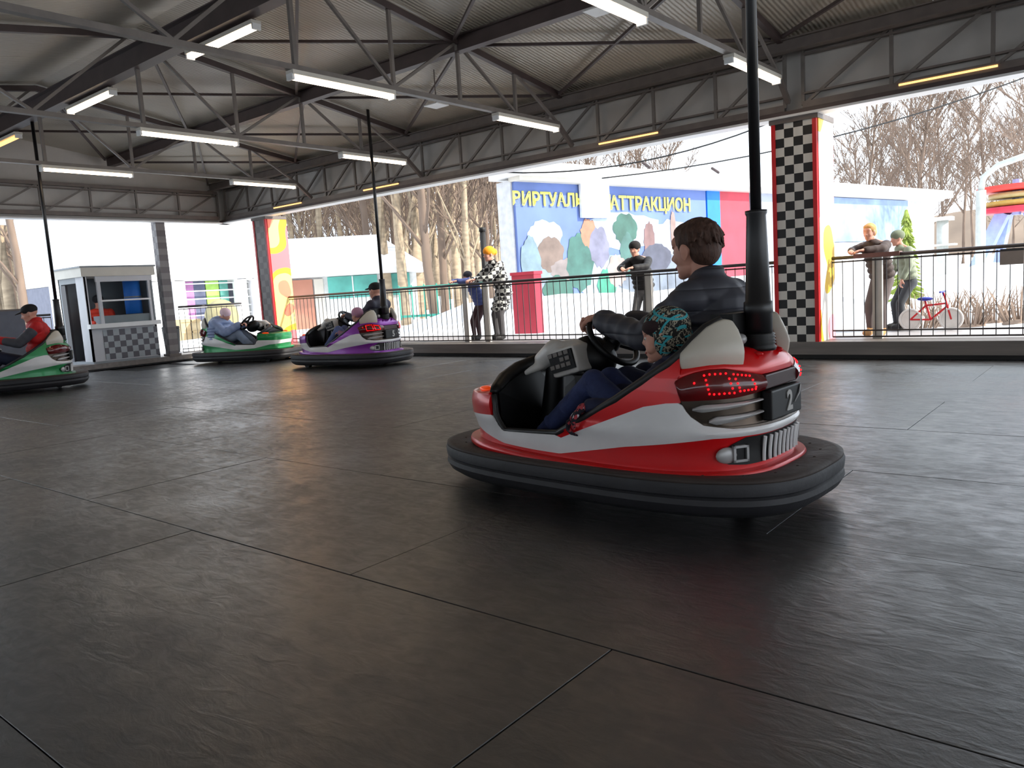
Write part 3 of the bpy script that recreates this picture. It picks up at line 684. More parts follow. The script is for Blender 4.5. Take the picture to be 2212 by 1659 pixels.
    # pole
    if pole:
        px = -.715
        MB().tube([(px, 0, z) for z in (.675, .69, .70, .705, .712, .718, .725, .731, .738, .744, .752)], [.068, .072, .062, .07, .062, .07, .062, .069, .061, .067, .056], 24).build('pole_boot', blk, t, True)
        MB().tube([(px, 0, .74), (px, 0, .83), (px, 0, .835), (px, 0, .88), (px, 0, .885), (px, 0, 1.24), (px, 0, 1.25), (px, 0, 1.262), (px, 0, 1.265)], [.056, .057, .061, .060, .053, .040, .045, .045, .024], 24).build('pole_sleeve', mat('pole_black', (.10, .095, .105), .4, 0, .15, 10), t, True)
        MB().tube([(px, 0, 1.25), (px, 0, 3.80)], .0225, 16).build('pole', mat('pole_black2', (.085, .08, .09), .4, 0, .15, 10), t, True)
        MB().box((px + .04, -.16, .72), (px + .14, .16, .84)).build('head_rest', blk, t)
        MB().ell((px + .04, .10, .73), (.03, .03, .025), None, 12, 7).build('hinge_cap', silver, t, True)
    return t
redp = mat('metallic_red_paint', (.80, .03, .06), .30, .15, .06, 5, coat=.2)
purp = mat('metallic_purple_paint', (.50, .15, .58), .30, .25, .06, 5, coat=.2)
grnp = mat('metallic_green_paint', (.08, .48, .25), .30, .25, .06, 5, coat=.2)
RED = bumper_car('bumper_car', (-2.002, 3.272, 0), 3.098, 'nearest red and white bumper car with plate number 2', redp, True, '2')
PUR = bumper_car('bumper_car', (-9.44, 7.635, 0), 3.314, 'purple and grey bumper car by the back kerb', purp, True, '5')
GRN = bumper_car('bumper_car', (-12.39, 3.93, 0), 4.30, 'green and white bumper car at the left edge with red jacket driver', grnp, False, '1')
GR2 = bumper_car('bumper_car', (-12.70, 7.93, 0), .42, 'green and white bumper car partly behind the purple car, nose to the right', grnp, False, '4', pole=False)
# ------------------------------------------------------------------ people
M_skin = mat('skin', (.80, .58, .50), .55, 0, .06, 14)
M_eyew = mat('eye_white', (.85, .83, .80), .25, 0, .02, 9)
M_iris = mat('eye_iris', (.16, .12, .10), .2, 0, .05, 9)
M_lip = mat('lips', (.70, .38, .36), .5, 0, .05, 9)
def frame(c, yaw=0, pitch=0, s=1.0, roll=0):
    R = (Matrix.Rotation(yaw, 3, 'Z') @ Matrix.Rotation(pitch, 3, 'Y') @ Matrix.Rotation(roll, 3, 'X')); c = Vector(c)
    def T(v): return c + R @ (Vector(v) * s)
    T.R = R; T.s = s; return T
def head_shapes(b, T, child=False):
    s = T.s; R = T.R
    def e(c, r, ry=0): b.ell(T(c), tuple(x * s for x in r), R @ Matrix.Rotation(ry, 3, 'Y'), 24, 16)
    e((-.012, 0, .032), (.098, .077, .088)); e((.028, 0, -.012), (.070, .064, .085)); e((.030, 0, -.070), (.058, .052, .045), .25)
    e((.068, 0, -.102), (.022, .024, .018)); e((.070, 0, .040), (.030, .056, .034))
    e((.083, 0, .020), (.014, .046, .010))
    for k in (-1, 1):
        e((.058, k * .036, -.030), (.028, .022, .026)); e((.0, k * .078, -.008), (.020, .009, .032), -.2); e((.004, k * .076, -.034), (.010, .007, .012))
        e((.004, k * .085, .004), (.016, .006, .024), -.2)
    if child:
        e((.094, 0, -.022), (.012, .011, .010)); b.cap(T((.086, 0, .005)), T((.098, 0, -.020)), .007 * s, .009 * s)
        for k in (-1, 1): e((.060, k * .040, -.048), (.026, .022, .026))
    else:
        b.cap(T((.088, 0, .010)), T((.112, 0, -.026)), .008 * s, .011 * s); e((.100, 0, -.034), (.014, .016, .009))
    e((.080, 0, -.062), (.016, .024, .008)); e((.076, 0, -.076), (.017, .020, .010)); e((.066, 0, -.088), (.020, .026, .016))
def face_parts(T, parent, sc=1.0):
    for k in (-1, 1):
        ey = MB().ell(T((.0790, k * .031, .001)), (.0105 * T.s,) * 3, None, 16, 10).build('eye', M_eyew, parent, True)
        MB().ell(T((.0868, k * .032, -.001)), (.0035 * T.s, .0052 * T.s, .0052 * T.s), T.R, 12, 8).build('iris', M_iris, ey, True)
        MB().cap(T((.092, k * .018, .024)), T((.080, k * .048, .022)), .0035 * T.s, .002 * T.s, 8).build('eyebrow', mat('brow_hair', (.26, .17, .13), .8), parent, True)
    MB().cap(T((.0915, -.016, -.068)), T((.0915, .016, -.068)), .0042 * T.s, .0042 * T.s, 8).build('mouth', M_lip, parent, True)
def hair(T, parent, m, name='hair', tufts=90, seed=1, length=.028):
    rnd = random.Random(seed); b = MB(); s = T.s; R = T.R
    b.ell(T((-.020, 0, .048)), (.104 * s, .086 * s, .088 * s), R, 24, 16)
    b.ell(T((-.052, 0, .0)), (.066 * s, .080 * s, .078 * s), R, 20, 12)
    b.ell(T((.034, 0, .088)), (.055 * s, .066 * s, .034 * s), R @ Matrix.Rotation(.35, 3, 'Y'), 20, 12)
    for k in (-1, 1): b.ell(T((.022, k * .066, .028)), (.018 * s, .014 * s, .036 * s), R, 12, 8)
    for i in range(tufts):
        th = rnd.uniform(0, 2 * PI); ph = rnd.uniform(.0, 1.75)
        d = Vector((math.sin(ph) * math.cos(th), math.sin(ph) * math.sin(th), math.cos(ph)))
        if d.x > .55 and d.z < .55: continue
        if d.z < -.1 and d.x > -.3: continue
        p = Vector((-.026 + d.x * .095, d.y * .078, .042 + d.z * .085)); fl = Vector((.25 * d.x + rnd.uniform(-.1, .9) * (1 if d.z > .6 else -.2), d.y * .3 + rnd.uniform(-.25, .25), -.75 + d.z * .6)).normalized() * rnd.uniform(.8, 2.0)
        b.cap(T(p), T(p + fl * length), .0115 * s, .004 * s, 6)
    return skin(b, name, m, parent, .0038, 1)
def hand_shapes(b, T, curl=1.0, side=1):
    """palm at T, fingers towards +x, back of hand +z, thumb at side*y"""
    s = T.s; R = T.R
    b.ell(T((.040, 0, 0)), (.048 * s, .040 * s, .016 * s), R, 16, 10); b.ell(T((.0, 0, 0)), (.030 * s, .030 * s, .020 * s), R, 14, 8)
    for k, (y, L_) in enumerate(((.030, .072), (.011, .082), (-.009, .076), (-.028, .060))):
        y *= side; p = Vector((.078, y, .002)); a = 0; r = .0095
        for j, f in enumerate((.45, .32, .23)):
            a += curl * (.75, .95, .7)[j]; q = p + Vector((math.cos(a), 0, -math.sin(a))) * L_ * f
            b.cap(T(p), T(q), r * s, (r - .0012) * s, 8); p = q; r -= .0010
    p = Vector((.012, side * .030, -.006)); q = Vector((.045, side * .052, -.022)); r_ = Vector((.070, side * .044, -.040))
    b.cap(T(p), T(q), .012 * s, .0105 * s, 8); b.cap(T(q), T(r_), .0105 * s, .009 * s, 8)
def chain(b, pts, r, step=.062, puff=.18):
    """puffy quilted limb: overlapping segments along a path"""
    P = [Vector(p) for p in pts]; seg = [(q - p).length for p, q in zip(P[:-1], P[1:])]; tot = sum(seg); n = max(2, int(tot / step)); acc = 0
    rr = r if hasattr(r, '__len__') else [r] * len(P)
    def ev(t):
        t *= tot; i = 0
        while i < len(seg) - 1 and t > seg[i]: t -= seg[i]; i += 1
        k = t / seg[i]; return P[i].lerp(P[i + 1], k), rr[i] + (rr[i + 1] - rr[i]) * k, (P[i + 1] - P[i]).normalized()
    for i in range(n):
        c, R0, d = ev((i + .5) / n); q = d.to_track_quat('Z', 'Y').to_matrix()
        b.ell(c, (R0 * (1 + puff * .15), R0 * (1 + puff * .15), tot / n * .70), q, 20, 10)
    for i in range(n * 3):
        c, R0, d = ev((i + .5) / (n * 3)); b.ell(c, (R0 * .955,) * 3, None, 16, 10)
def seated(car, seat, label, group, jacket, trousers, shoes, T, sc, J, vox=.006, hairm=None, hat=None, seed=1, quilt=True, detail=True, hands=True, panel=None, gloves=None):
    """J: joints in car coordinates"""
    M0 = car.matrix_basis.copy() if False else Matrix.Translation(car.location) @ Matrix.Rotation(car.rotation_euler.z, 4, 'Z')
    base = Vector(seat); root = empty('person', M0 @ base, car.rotation_euler.z, label, 'person', group)
    def sh(b): b.V = [v - base for v in b.V]; return b
    child = sc < .9
    b = MB(); head_shapes(b, T, child)
    nk = Vector(J['neck']); b.cap(T((-.018, 0, -.055)), nk, .050 * sc, .058 * sc, 14)
    b.cap(nk, J['chest'], .06 * sc, .12 * sc); b.cap(J['chest'], J['hip'], .12 * sc, .12 * sc)
    for s_ in ('l', 'r'):
        b.cap(J['sh' + s_], J['el' + s_], .043 * sc, .036 * sc); b.cap(J['el' + s_], J['wr' + s_], .036 * sc, .024 * sc); b.cap(nk, J['sh' + s_], .05 * sc, .045 * sc)
        if hands and not gloves: hand_shapes(b, J['hand' + s_], 1.0, 1 if s_ == 'l' else -1)
        b.cap(Vector(J['hip']) + Vector((.02, (.09 if s_ == 'l' else -.09) * sc, -.03)), J['kn' + s_], .07 * sc, .055 * sc); b.cap(J['kn' + s_], J['an' + s_], .05 * sc, .036 * sc)
    skin(sh(b), 'body', M_skin, root, vox if not detail else .0036, 5)
    # jacket
    b = MB(); ch, hp = Vector(J['chest']), Vector(J['hip']); L_ = (ch - hp).length; n = 6 if quilt else 3
    W_ = J.get('w', .215 * sc); D_ = J.get('d', .165 * sc); ax = (ch - hp).normalized()
    q = Matrix.Rotation(math.atan2(ax.x, ax.z), 3, 'Y')
    for i in range(n):
        k = (i + .3) / n; c = hp.lerp(ch, k * 1.05); w_ = W_ * (.88 + .16 * math.sin(PI * k * .9)); b.ell(c, (D_ * (1.0 if k < .6 else .95), w_, L_ / n * .80), q, 28, 12)
    b.cap(hp, ch, D_ * .82, D_ * .9); 
    tp = nk.lerp(ch, .45); b.ell(tp, (D_ * .80, W_ * .86, .085 * sc), q, 28, 12)
    b.ell(nk + Vector((-.012, 0, -.005)), (.088 * sc, .092 * sc, .038 * sc), q @ Matrix.Rotation(.15, 3, 'Y'), 24, 10)
    b.ell(nk + Vector((-.020, 0, .022)), (.075 * sc, .080 * sc, .03 * sc), q @ Matrix.Rotation(.2, 3, 'Y'), 24, 10)
    for s_ in ('l', 'r'):
        chain(b, [J['sh' + s_], J['el' + s_], J['cf' + s_] if 'cf' + s_ in J else J['wr' + s_]], [.080 * sc, .072 * sc, .062 * sc] if quilt else [.078 * sc, .062 * sc, .05 * sc], .085 * sc, .25 if quilt else .05)
        b.ell(J['sh' + s_], (.084 * sc,) * 3, None, 18, 12); b.cap(Vector(J['sh' + s_]), ch.lerp(nk, .5), .08 * sc, .10 * sc, 16)
    jo = skin(sh(b), 'jacket', jacket, root, vox, 14 if quilt else 6)
    if panel:
        b = MB()
        for s_ in ('l',):
            a_, c_, d_ = Vector(J['sh' + s_]), Vector(J['el' + s_]), Vector(J['wr' + s_]); chain(b, [a_.lerp(c_, .25) + Vector((-.01, .012, .0)), c_ + Vector((0, .012, .0)), c_.lerp(d_, .55) + Vector((0, .01, 0))], [.078 * sc, .068 * sc, .056 * sc], .08, .05)
        skin(sh(b), 'sleeve_panel', panel, root, vox, 3)
    # trousers
    b = MB(); b.ell(hp + Vector((0, 0, -.03)), (.15 * sc, .185 * sc, .13 * sc), None, 24, 12)
    for s_ in ('l', 'r'):
        kn, an = Vector(J['kn' + s_]), Vector(J['an' + s_]); st = hp + Vector((.02, (.09 if s_ == 'l' else -.09) * sc, -.03))
        b.cap(st, kn, .100 * sc, .078 * sc, 16); b.ell(kn, (.082 * sc,) * 3, None, 16, 10); b.cap(kn, an, .076 * sc, .060 * sc, 16)
        for k in (.25, .5, .8): p = kn.lerp(an, k); b.ell(p, (.076 * sc, .074 * sc, .022 * sc), (an - kn).to_track_quat('Z', 'Y').to_matrix(), 14, 8)
    skin(sh(b), 'trousers', trousers, root, vox, 2)
    for s_ in ('l', 'r'):
        an = Vector(J['an' + s_]); b = MB(); b.ell(an + Vector((.07, 0, -.03)), (.13 * sc, .045 * sc, .04 * sc), Matrix.Rotation(-.35, 3, 'Y'), 16, 9); b.ell(an, (.05 * sc, .045 * sc, .06 * sc), None, 12, 8)
        skin(sh(b), 'shoe', shoes, root, max(vox, .008), 2)
    if gloves:
        for s_ in ('l', 'r'):
            b = MB(); hand_shapes(b, J['hand' + s_], .9, 1 if s_ == 'l' else -1); b.cap(J['wr' + s_], J['hand' + s_]((0, 0, 0)), .030 * sc, .026 * sc)
            b.ell(J['hand' + s_]((.04, 0, 0)), (.055 * sc, .045 * sc, .026 * sc), J['hand' + s_].R, 14, 9)
            skin(sh(b), 'glove', gloves, root, .004, 2)
    h0 = len(C.objects)
    class _P: pass
    if detail:
        T2 = lambda v: T(v) - base
        T2.R = T.R; T2.s = T.s; face_parts(T2, root)
    if hairm:
        T2 = lambda v: T(v) - base
        T2.R = T.R; T2.s = T.s
        hair(T2, root, hairm, seed=seed, tufts=330 if detail else 30, length=.021)
    if hat:
        b = MB(); s = T.s; kind, hm, bm = hat
        if kind == 'beanie':
            b.ell(T((-.018, 0, .052)), (.112 * s, .092 * s, .092 * s), T.R, 28, 18); b.ell(T((-.05, 0, .0)), (.082 * s, .088 * s, .085 * s), T.R, 24, 14)
            for k in (-1, 1): b.ell(T((-.004, k * .068, -.022)), (.046 * s, .028 * s, .066 * s), T.R, 16, 10)
            skin(sh(b), 'knitted_cap', hm, root, .005, 4)
            b = MB(); b.ell(T((.026, 0, .056)), (.076 * s, .092 * s, .050 * s), T.R @ Matrix.Rotation(.22, 3, 'Y'), 24, 12)
            skin(sh(b), 'cap_front', bm, root, .005, 3)
        elif kind == 'cap':
            b.ell(T((-.012, 0, .055)), (.110 * s, .090 * s, .078 * s), T.R, 24, 14); b.ell(T((.105, 0, .045)), (.075 * s, .066 * s, .010 * s), T.R @ Matrix.Rotation(.12, 3, 'Y'), 20, 8)
            skin(sh(b), 'cap', hm, root, .006, 3)
        else:
            b.ell(T((-.012, 0, .045)), (.115 * s, .095 * s, .10 * s), T.R, 24, 14); skin(sh(b), 'knitted_cap', hm, root, .007, 3)
    return root
def jdict(**k): return {a: (Vector(v) if isinstance(v, tuple) else v) for a, v in k.items()}
def knit_pattern():
    M = bpy.data.materials.new('patterned_knit'); M.use_nodes = True; nt = M.node_tree; N = nt.nodes; L = nt.links; b = N['Principled BSDF']; b.inputs['Roughness'].default_value = .85
    tc = N.new('ShaderNodeTexCoord'); mp = N.new('ShaderNodeMapping'); mp.inputs['Scale'].default_value = (1, 1, 1); mp.inputs['Rotation'].default_value = (.3, .35, .5); L.new(tc.outputs['Object'], mp.inputs[0])
    def bars(ax, sc, w, nsc, keep):
        s = N.new('ShaderNodeSeparateXYZ'); L.new(mp.outputs[0], s.inputs[0])
        a = N.new('ShaderNodeMath'); a.operation = 'MULTIPLY'; a.inputs[1].default_value = sc; L.new(s.outputs[ax], a.inputs[0])
        f = N.new('ShaderNodeMath'); f.operation = 'FRACT'; L.new(a.outputs[0], f.inputs[0]); g = N.new('ShaderNodeMath'); g.operation = 'LESS_THAN'; g.inputs[1].default_value = w; L.new(f.outputs[0], g.inputs[0])
        v = N.new('ShaderNodeTexNoise'); v.inputs['Scale'].default_value = nsc; v.inputs['Detail'].default_value = 0; L.new(mp.outputs[0], v.inputs['Vector']); h = N.new('ShaderNodeMath'); h.operation = 'GREATER_THAN'; h.inputs[1].default_value = keep; L.new(v.outputs[0], h.inputs[0])
        q = N.new('ShaderNodeMath'); q.operation = 'MULTIPLY'; L.new(g.outputs[0], q.inputs[0]); L.new(h.outputs[0], q.inputs[1]); return q
    a = bars('X', 30, .21, 17, .47); c = bars('Z', 30, .21, 19, .48); mx = N.new('ShaderNodeMath'); mx.operation = 'MAXIMUM'; L.new(a.outputs[0], mx.inputs[0]); L.new(c.outputs[0], mx.inputs[1])
    w = N.new('ShaderNodeTexWave'); w.inputs['Scale'].default_value = 9; w.inputs['Distortion'].default_value = 7; w.inputs['Detail'].default_value = 1; w.inputs['Detail Scale'].default_value = 9; L.new(mp.outputs[0], w.inputs['Vector'])
    g = N.new('ShaderNodeMath'); g.operation = 'GREATER_THAN'; g.inputs[1].default_value = .74; L.new(w.outputs[0], g.inputs[0])
    m1 = N.new('ShaderNodeMixRGB'); m1.inputs[1].default_value = lin((.10, .085, .08)) + (1,); m1.inputs[2].default_value = lin((.60, .57, .50)) + (1,); L.new(g.outputs[0], m1.inputs[0])
    m2 = N.new('ShaderNodeMixRGB'); m2.inputs[2].default_value = lin((.22, .62, .66)) + (1,); L.new(m1.outputs[0], m2.inputs[1]); L.new(mx.outputs[0], m2.inputs[0]); L.new(m2.outputs[0], b.inputs['Base Color']); return M
def glove_pattern():
    M = bpy.data.materials.new('patterned_glove'); M.use_nodes = True; nt = M.node_tree; N = nt.nodes; L = nt.links; b = N['Principled BSDF']; b.inputs['Roughness'].default_value = .9
    tc = N.new('ShaderNodeTexCoord'); v = N.new('ShaderNodeTexVoronoi'); v.inputs['Scale'].default_value = 75; L.new(tc.outputs['Object'], v.inputs['Vector'])
    r = N.new('ShaderNodeValToRGB'); r.color_ramp.interpolation = 'CONSTANT'; e = r.color_ramp.elements; e[0].color = lin((.09, .08, .13)) + (1,); e[1].position = .62; e[1].color = lin((.62, .22, .25)) + (1,); e.new(.82).color = lin((.72, .72, .74)) + (1,)
    L.new(v.outputs['Color'], r.inputs[0]); L.new(r.outputs[0], b.inputs['Base Color']); return M
M_jn = mat('blue_denim', (.16, .20, .36), .85, 0, .2, 20, bump=.3, bscale=90)
M_jk = mat('dark_slate_puffer', (.25, .25, .285), .62, 0, .08, 10)
def quilting(M, sc=3.3):
    nt = M.node_tree; N = nt.nodes; L = nt.links; tc = N.new('ShaderNodeTexCoord'); w = N.new('ShaderNodeTexWave'); w.bands_direction = 'Z'; w.wave_profile = 'TRI'; w.inputs['Scale'].default_value = sc; w.inputs['Distortion'].default_value = .6; w.inputs['Detail Scale'].default_value = .6
    L.new(tc.outputs['Object'], w.inputs['Vector']); p = N.new('ShaderNodeMath'); p.operation = 'POWER'; p.inputs[1].default_value = .35; L.new(w.outputs['Fac'], p.inputs[0])
    b = N.new('ShaderNodeBump'); b.inputs['Strength'].default_value = .7; b.inputs['Distance'].default_value = .02; L.new(p.outputs[0], b.inputs['Height']); L.new(b.outputs[0], N['Principled BSDF'].inputs['Normal'])
quilting(M_jk)
M_hair = mat('brown_hair', (.27, .17, .125), .7, 0, .35, 60, bump=.5, bscale=120, stretch=(1, 1, .3))
M_shoe = mat('dark_shoe', (.12, .11, .11), .6, 0, .1, 8)
# adult driver of the red car
Td = frame((-.318, -.2, 1.128), -.10, .05, 1.10)
J = jdict(neck=(-.365, -.2, 1.0), chest=(-.435, -.2, .84), hip=(-.40, -.2, .40), w=.225, d=.165,
          shl=(-.375, -.035, .905), ell=(-.150, .015, .735), wrl=(.175, -.105, .815), cfl=(.165, -.10, .812), handl=frame((.200, -.118, .830), -.35, .12, 1.15),
          shr=(-.42, -.375, .905), elr=(-.20, -.42, .72), wrr=(.13, -.27, .80), cfr=(.11, -.28, .795), handr=frame((.165, -.265, .812), .15, .12, 1.0),
          knl=(.03, -.11, .50), anl=(.28, -.10, .26), knr=(.03, -.29, .50), anr=(.28, -.29, .26))
seated(RED, (-.35, -.2, .18), 'brown haired adult in a dark puffer jacket steering the red bumper car', 'riders in the bumper cars', M_jk, mat('navy_denim', (.12, .14, .24), .85, 0, .15, 20), M_shoe, Td, 1.0, J, .0055, hairm=M_hair, seed=4)
# child beside the driver
Tk = frame((-.372, .20, .752), .42, .06, .93)
J = jdict(neck=(-.40, .2, .645), chest=(-.42, .2, .53), hip=(-.36, .2, .33), w=.15, d=.115,
          shl=(-.40, .315, .575), ell=(-.25, .375, .455), wrl=(-.105, .420, .465), handl=frame((-.085, .440, .455), .10, .80, 1.05),
          shr=(-.39, .085, .575), elr=(-.22, .08, .46), wrr=(-.08, .14, .50), handr=frame((-.05, .15, .50), .1, .2, .85),
          knl=(-.005, .235, .545), anl=(.33, .22, .27), knr=(-.01, .10, .54), anr=(.32, .09, .27))
seated(RED, (-.33, .2, .18), 'small child in a cyan and cream patterned cap sitting low beside the driver', 'riders in the bumper cars', mat('navy_jacket', (.10, .12, .23), .8, 0, .12, 12), M_jn, M_shoe, Tk, .74, J, .005,
       hat=('beanie', knit_pattern(), mat('maroon_knit', (.16, .09, .10), .9)), quilt=False, gloves=glove_pattern())
# purple car: adult and child
def std_adult(dy=0.0, dx=0.0, lean=0.0):
    m_ = Vector((dx, dy, 0)); s = 1 if True else -1
    return {k: (v + m_ if isinstance(v, Vector) else v) for k, v in jdict(neck=(-.43, -.2, .98), chest=(-.47, -.2, .80), hip=(-.42, -.2, .38), w=.20, d=.145,
          shl=(-.45, -.04, .89), ell=(-.22, .0, .68), wrl=(.08, -.09, .76), shr=(-.46, -.36, .89), elr=(-.22, -.40, .68), wrr=(.08, -.28, .76),
          knl=(.03, -.11, .50), anl=(.28, -.10, .26), knr=(.03, -.29, .50), anr=(.28, -.29, .26)).items()}
J = std_adult(); J['handl'] = frame((.11, -.10, .77), -.2, .1); J['handr'] = frame((.11, -.27, .77), .1, .1)
seated(PUR, (-.35, -.2, .18), 'adult in a dark cap and dark jacket driving the purple car', 'riders in the bumper cars', mat('dark_violet_jacket', (.18, .17, .23), .7), M_jn, M_shoe, frame((-.41, -.2, 1.10), 0, .05, 1.0), 1.0, J, .010, hat=('cap', mat('black_cap', (.07, .06, .07), .8), None), quilt=False, detail=False)
J = jdict(neck=(-.40, .2, .655), chest=(-.42, .2, .53), hip=(-.36, .2, .33), w=.15, d=.115, shl=(-.40, .31, .575), ell=(-.22, .33, .47), wrl=(-.06, .28, .52), handl=frame((-.04, .27, .52), -.3, .2, .8), shr=(-.39, .085, .575), elr=(-.22, .08, .46), wrr=(-.08, .14, .50), handr=frame((-.05, .15, .50), .1, .2, .8),
          knl=(-.005, .235, .56), anl=(.30, .22, .27), knr=(-.01, .10, .56), anr=(.30, .09, .27))
seated(PUR, (-.33, .2, .18), 'small child in a pink hat sitting low in the purple car', 'riders in the bumper cars', mat('pink_jacket', (.55, .40, .50), .8), mat('pale_denim', (.35, .40, .58), .85), M_shoe, frame((-.36, .2, .76), .1, 0, .82), .74, J, .010, hat=('knit', mat('pink_knit', (.72, .52, .62), .85), None), quilt=False, detail=False)
# green car: red jacket
J = std_adult(.36, .02); J['handl'] = frame((.11, .22, .77), -.2, .1); J['handr'] = frame((.11, .10, .77), .1, .1)
J = std_adult(.30, .0); J['handl'] = frame((.11, .20, .77), -.2, .1); J['handr'] = frame((.11, .04, .77), .1, .1); J['w'] = .225; J['d'] = .17
seated(GRN, (-.35, .1, .18), 'rider in a red and grey jacket and dark cap in the leftmost green car', 'riders in the bumper cars', mat('red_jacket', (.72, .07, .09), .7), mat('navy_trousers', (.11, .13, .22), .85), M_shoe, frame((-.38, .1, 1.08), 0, .25, 1.0), 1.0, J, .010, hat=('cap', mat('black_cap', (.07, .06, .07), .8), None), quilt=False, detail=False, panel=mat('grey_sleeve', (.27, .27, .30), .8))
# second green car: pale blue quilted jacket
J = std_adult(-.02, .02); J['handl'] = frame((.11, -.10, .70), -.2, .1); J['handr'] = frame((.11, -.29, .70), .1, .1); J['chest'] = Vector((-.40, -.22, .66)); J['neck'] = Vector((-.34, -.22, .80)); J['w'] = .25; J['d'] = .22
J['shl'] = Vector((-.36, -.06, .72)); J['shr'] = Vector((-.36, -.38, .72)); J['ell'] = Vector((-.15, .0, .56)); J['elr'] = Vector((-.15, -.42, .54)); J['wrr'] = Vector((.08, -.30, .68)); J['wrl'] = Vector((.08, -.10, .68))
seated(GR2, (-.35, -.2, .18), 'rider in a pale blue quilted jacket bent low in the car behind the purple one', 'riders in the bumper cars', mat('pale_blue_quilt', (.52, .58, .72), .5), mat('grey_trousers', (.45, .50, .58), .85), M_shoe, frame((-.24, -.22, .86), 0, .4, .9), .98, J, .010, hat=('knit', mat('white_pink_knit', (.92, .80, .84), .85), None), quilt=True, detail=False)
# ------------------------------------------------------------------ visitors outside the railing
def standing(pos, yaw, h, label, coat, trousers, shoes, hat=None, hairm=None, lean=.25, arms='rail', railz=1.13, vox=.012, facing=None, quilt=False, long_=False, raild=.3):
    s = h / 1.72; root = empty('person', pos, yaw, label, 'person', 'visitors watching from the railing')
    hz = .88 * s; sx = math.sin(lean); hip = Vector((-.12 * (lean > .1), 0, hz)); ch = hip + Vector((sx * .42, 0, math.cos(lean) * .42)) * s; nk = ch + Vector((sx * .14 + .02, 0, .12)) * s
    hd = nk + Vector((.05 + sx * .05, 0, .13)) * s
    T = frame(hd, facing or 0, .1, s)
    b = MB(); head_shapes(b, T); b.cap(T((-.018, 0, -.055)), nk, .05 * s, .055 * s); b.cap(nk, ch, .06 * s, .11 * s); b.cap(ch, hip, .12 * s, .12 * s)
    W_ = []
    for k in (-1, 1):
        shd = ch + Vector((0, k * .17 * s, .06 * s)); 
        if arms == 'rail': el = Vector((max(shd.x + .05, raild - .18), k * .24 * s, max(railz - pos[2] + .06, shd.z - .30 * s))); wr = Vector((raild + .02, k * .09 * s, railz - pos[2] + .055))
        else: el = shd + Vector((.02, k * .05, -.27 * s)); wr = el + Vector((.08, -k * .02, -.23 * s))
        b.cap(shd, el, .042 * s, .035 * s); b.cap(el, wr, .035 * s, .024 * s); b.cap(nk, shd, .05 * s, .045 * s)
        hand_shapes(b, frame(wr, -k * .5 if arms == 'rail' else 0, .1 if arms == 'rail' else 1.3, s), .6, -k if arms == 'rail' else k)
        an = Vector((0, k * .10 * s, .08)); kn = Vector((.02, k * .10 * s, .46 * s)); b.cap(hip + Vector((0, k * .08 * s, -.05)), kn, .07 * s, .05 * s); b.cap(kn, an, .05 * s, .035 * s); W_.append((k, shd, el, wr, kn, an))
    skin(b, 'body', M_skin, root, vox * .8, 2)
    b = MB(); n = 5
    for i in range(n): c = hip.lerp(ch, (i + .2) / n * 1.1); b.ell(c, (.145 * s, .20 * s, .075 * s), Matrix.Rotation(lean, 3, 'Y'), 20, 10)
    if long_:
        for i in range(4): b.ell(hip + Vector((.03 * i, 0, -.09 * s * (i + .5))), (.16 * s, .20 * s, .07 * s), None, 20, 10)
    b.ell(nk + Vector((0, 0, -.03)), (.10 * s, .14 * s, .07 * s), None, 18, 9); b.cap(nk + Vector((0, 0, -.03)), ch, .095 * s, .155 * s)
    for k, shd, el, wr, kn, an in W_: chain(b, [shd, el, el.lerp(wr, .88)], [.078 * s, .062 * s, .05 * s], .07, .15 if quilt else .03)
    skin(b, 'coat', coat, root, vox, 2)
    b = MB(); b.ell(hip + Vector((.0, 0, -.06)), (.13 * s, .17 * s, .13 * s), None, 18, 10)
    for k, shd, el, wr, kn, an in W_: b.cap(hip + Vector((0, k * .08 * s, -.05)), kn, .095 * s, .068 * s); b.cap(kn, an + Vector((0, 0, .02)), .068 * s, .052 * s)
    skin(b, 'trousers', trousers, root, vox, 2)
    for k, shd, el, wr, kn, an in W_:
        b = MB(); b.ell(an + Vector((.05, 0, -.035)), (.125 * s, .048 * s, .045), None, 14, 8); b.cap(an, an + Vector((0, 0, .07)), .05 * s, .052 * s); skin(b, 'boot', shoes, root, vox, 2)
    if hat:
        b = MB(); b.ell(T((-.012, 0, .055)), (.118 * s, .10 * s, .095 * s), T.R, 20, 12)
        if hat[0] == 'bobble': b.ell(T((-.11, 0, .03)), (.06 * s,) * 3, None, 14, 9)
        skin(b, 'knitted_cap', hat[1], root, .009, 3)
    if hairm: hair(T, root, hairm, tufts=30)
    return root
# ------------------------------------------------------------------ outside
def aty(u, v, y):
    d = RW @ np.array([u - CX, v - CY, FPX]); k = y / d[1]; return Vector((d[0] * k, y, CAMH + d[2] * k))
def atx(u, v, x):
    d = RW @ np.array([u - CX, v - CY, FPX]); k = x / d[0]; return Vector((x, d[1] * k, CAMH + d[2] * k))
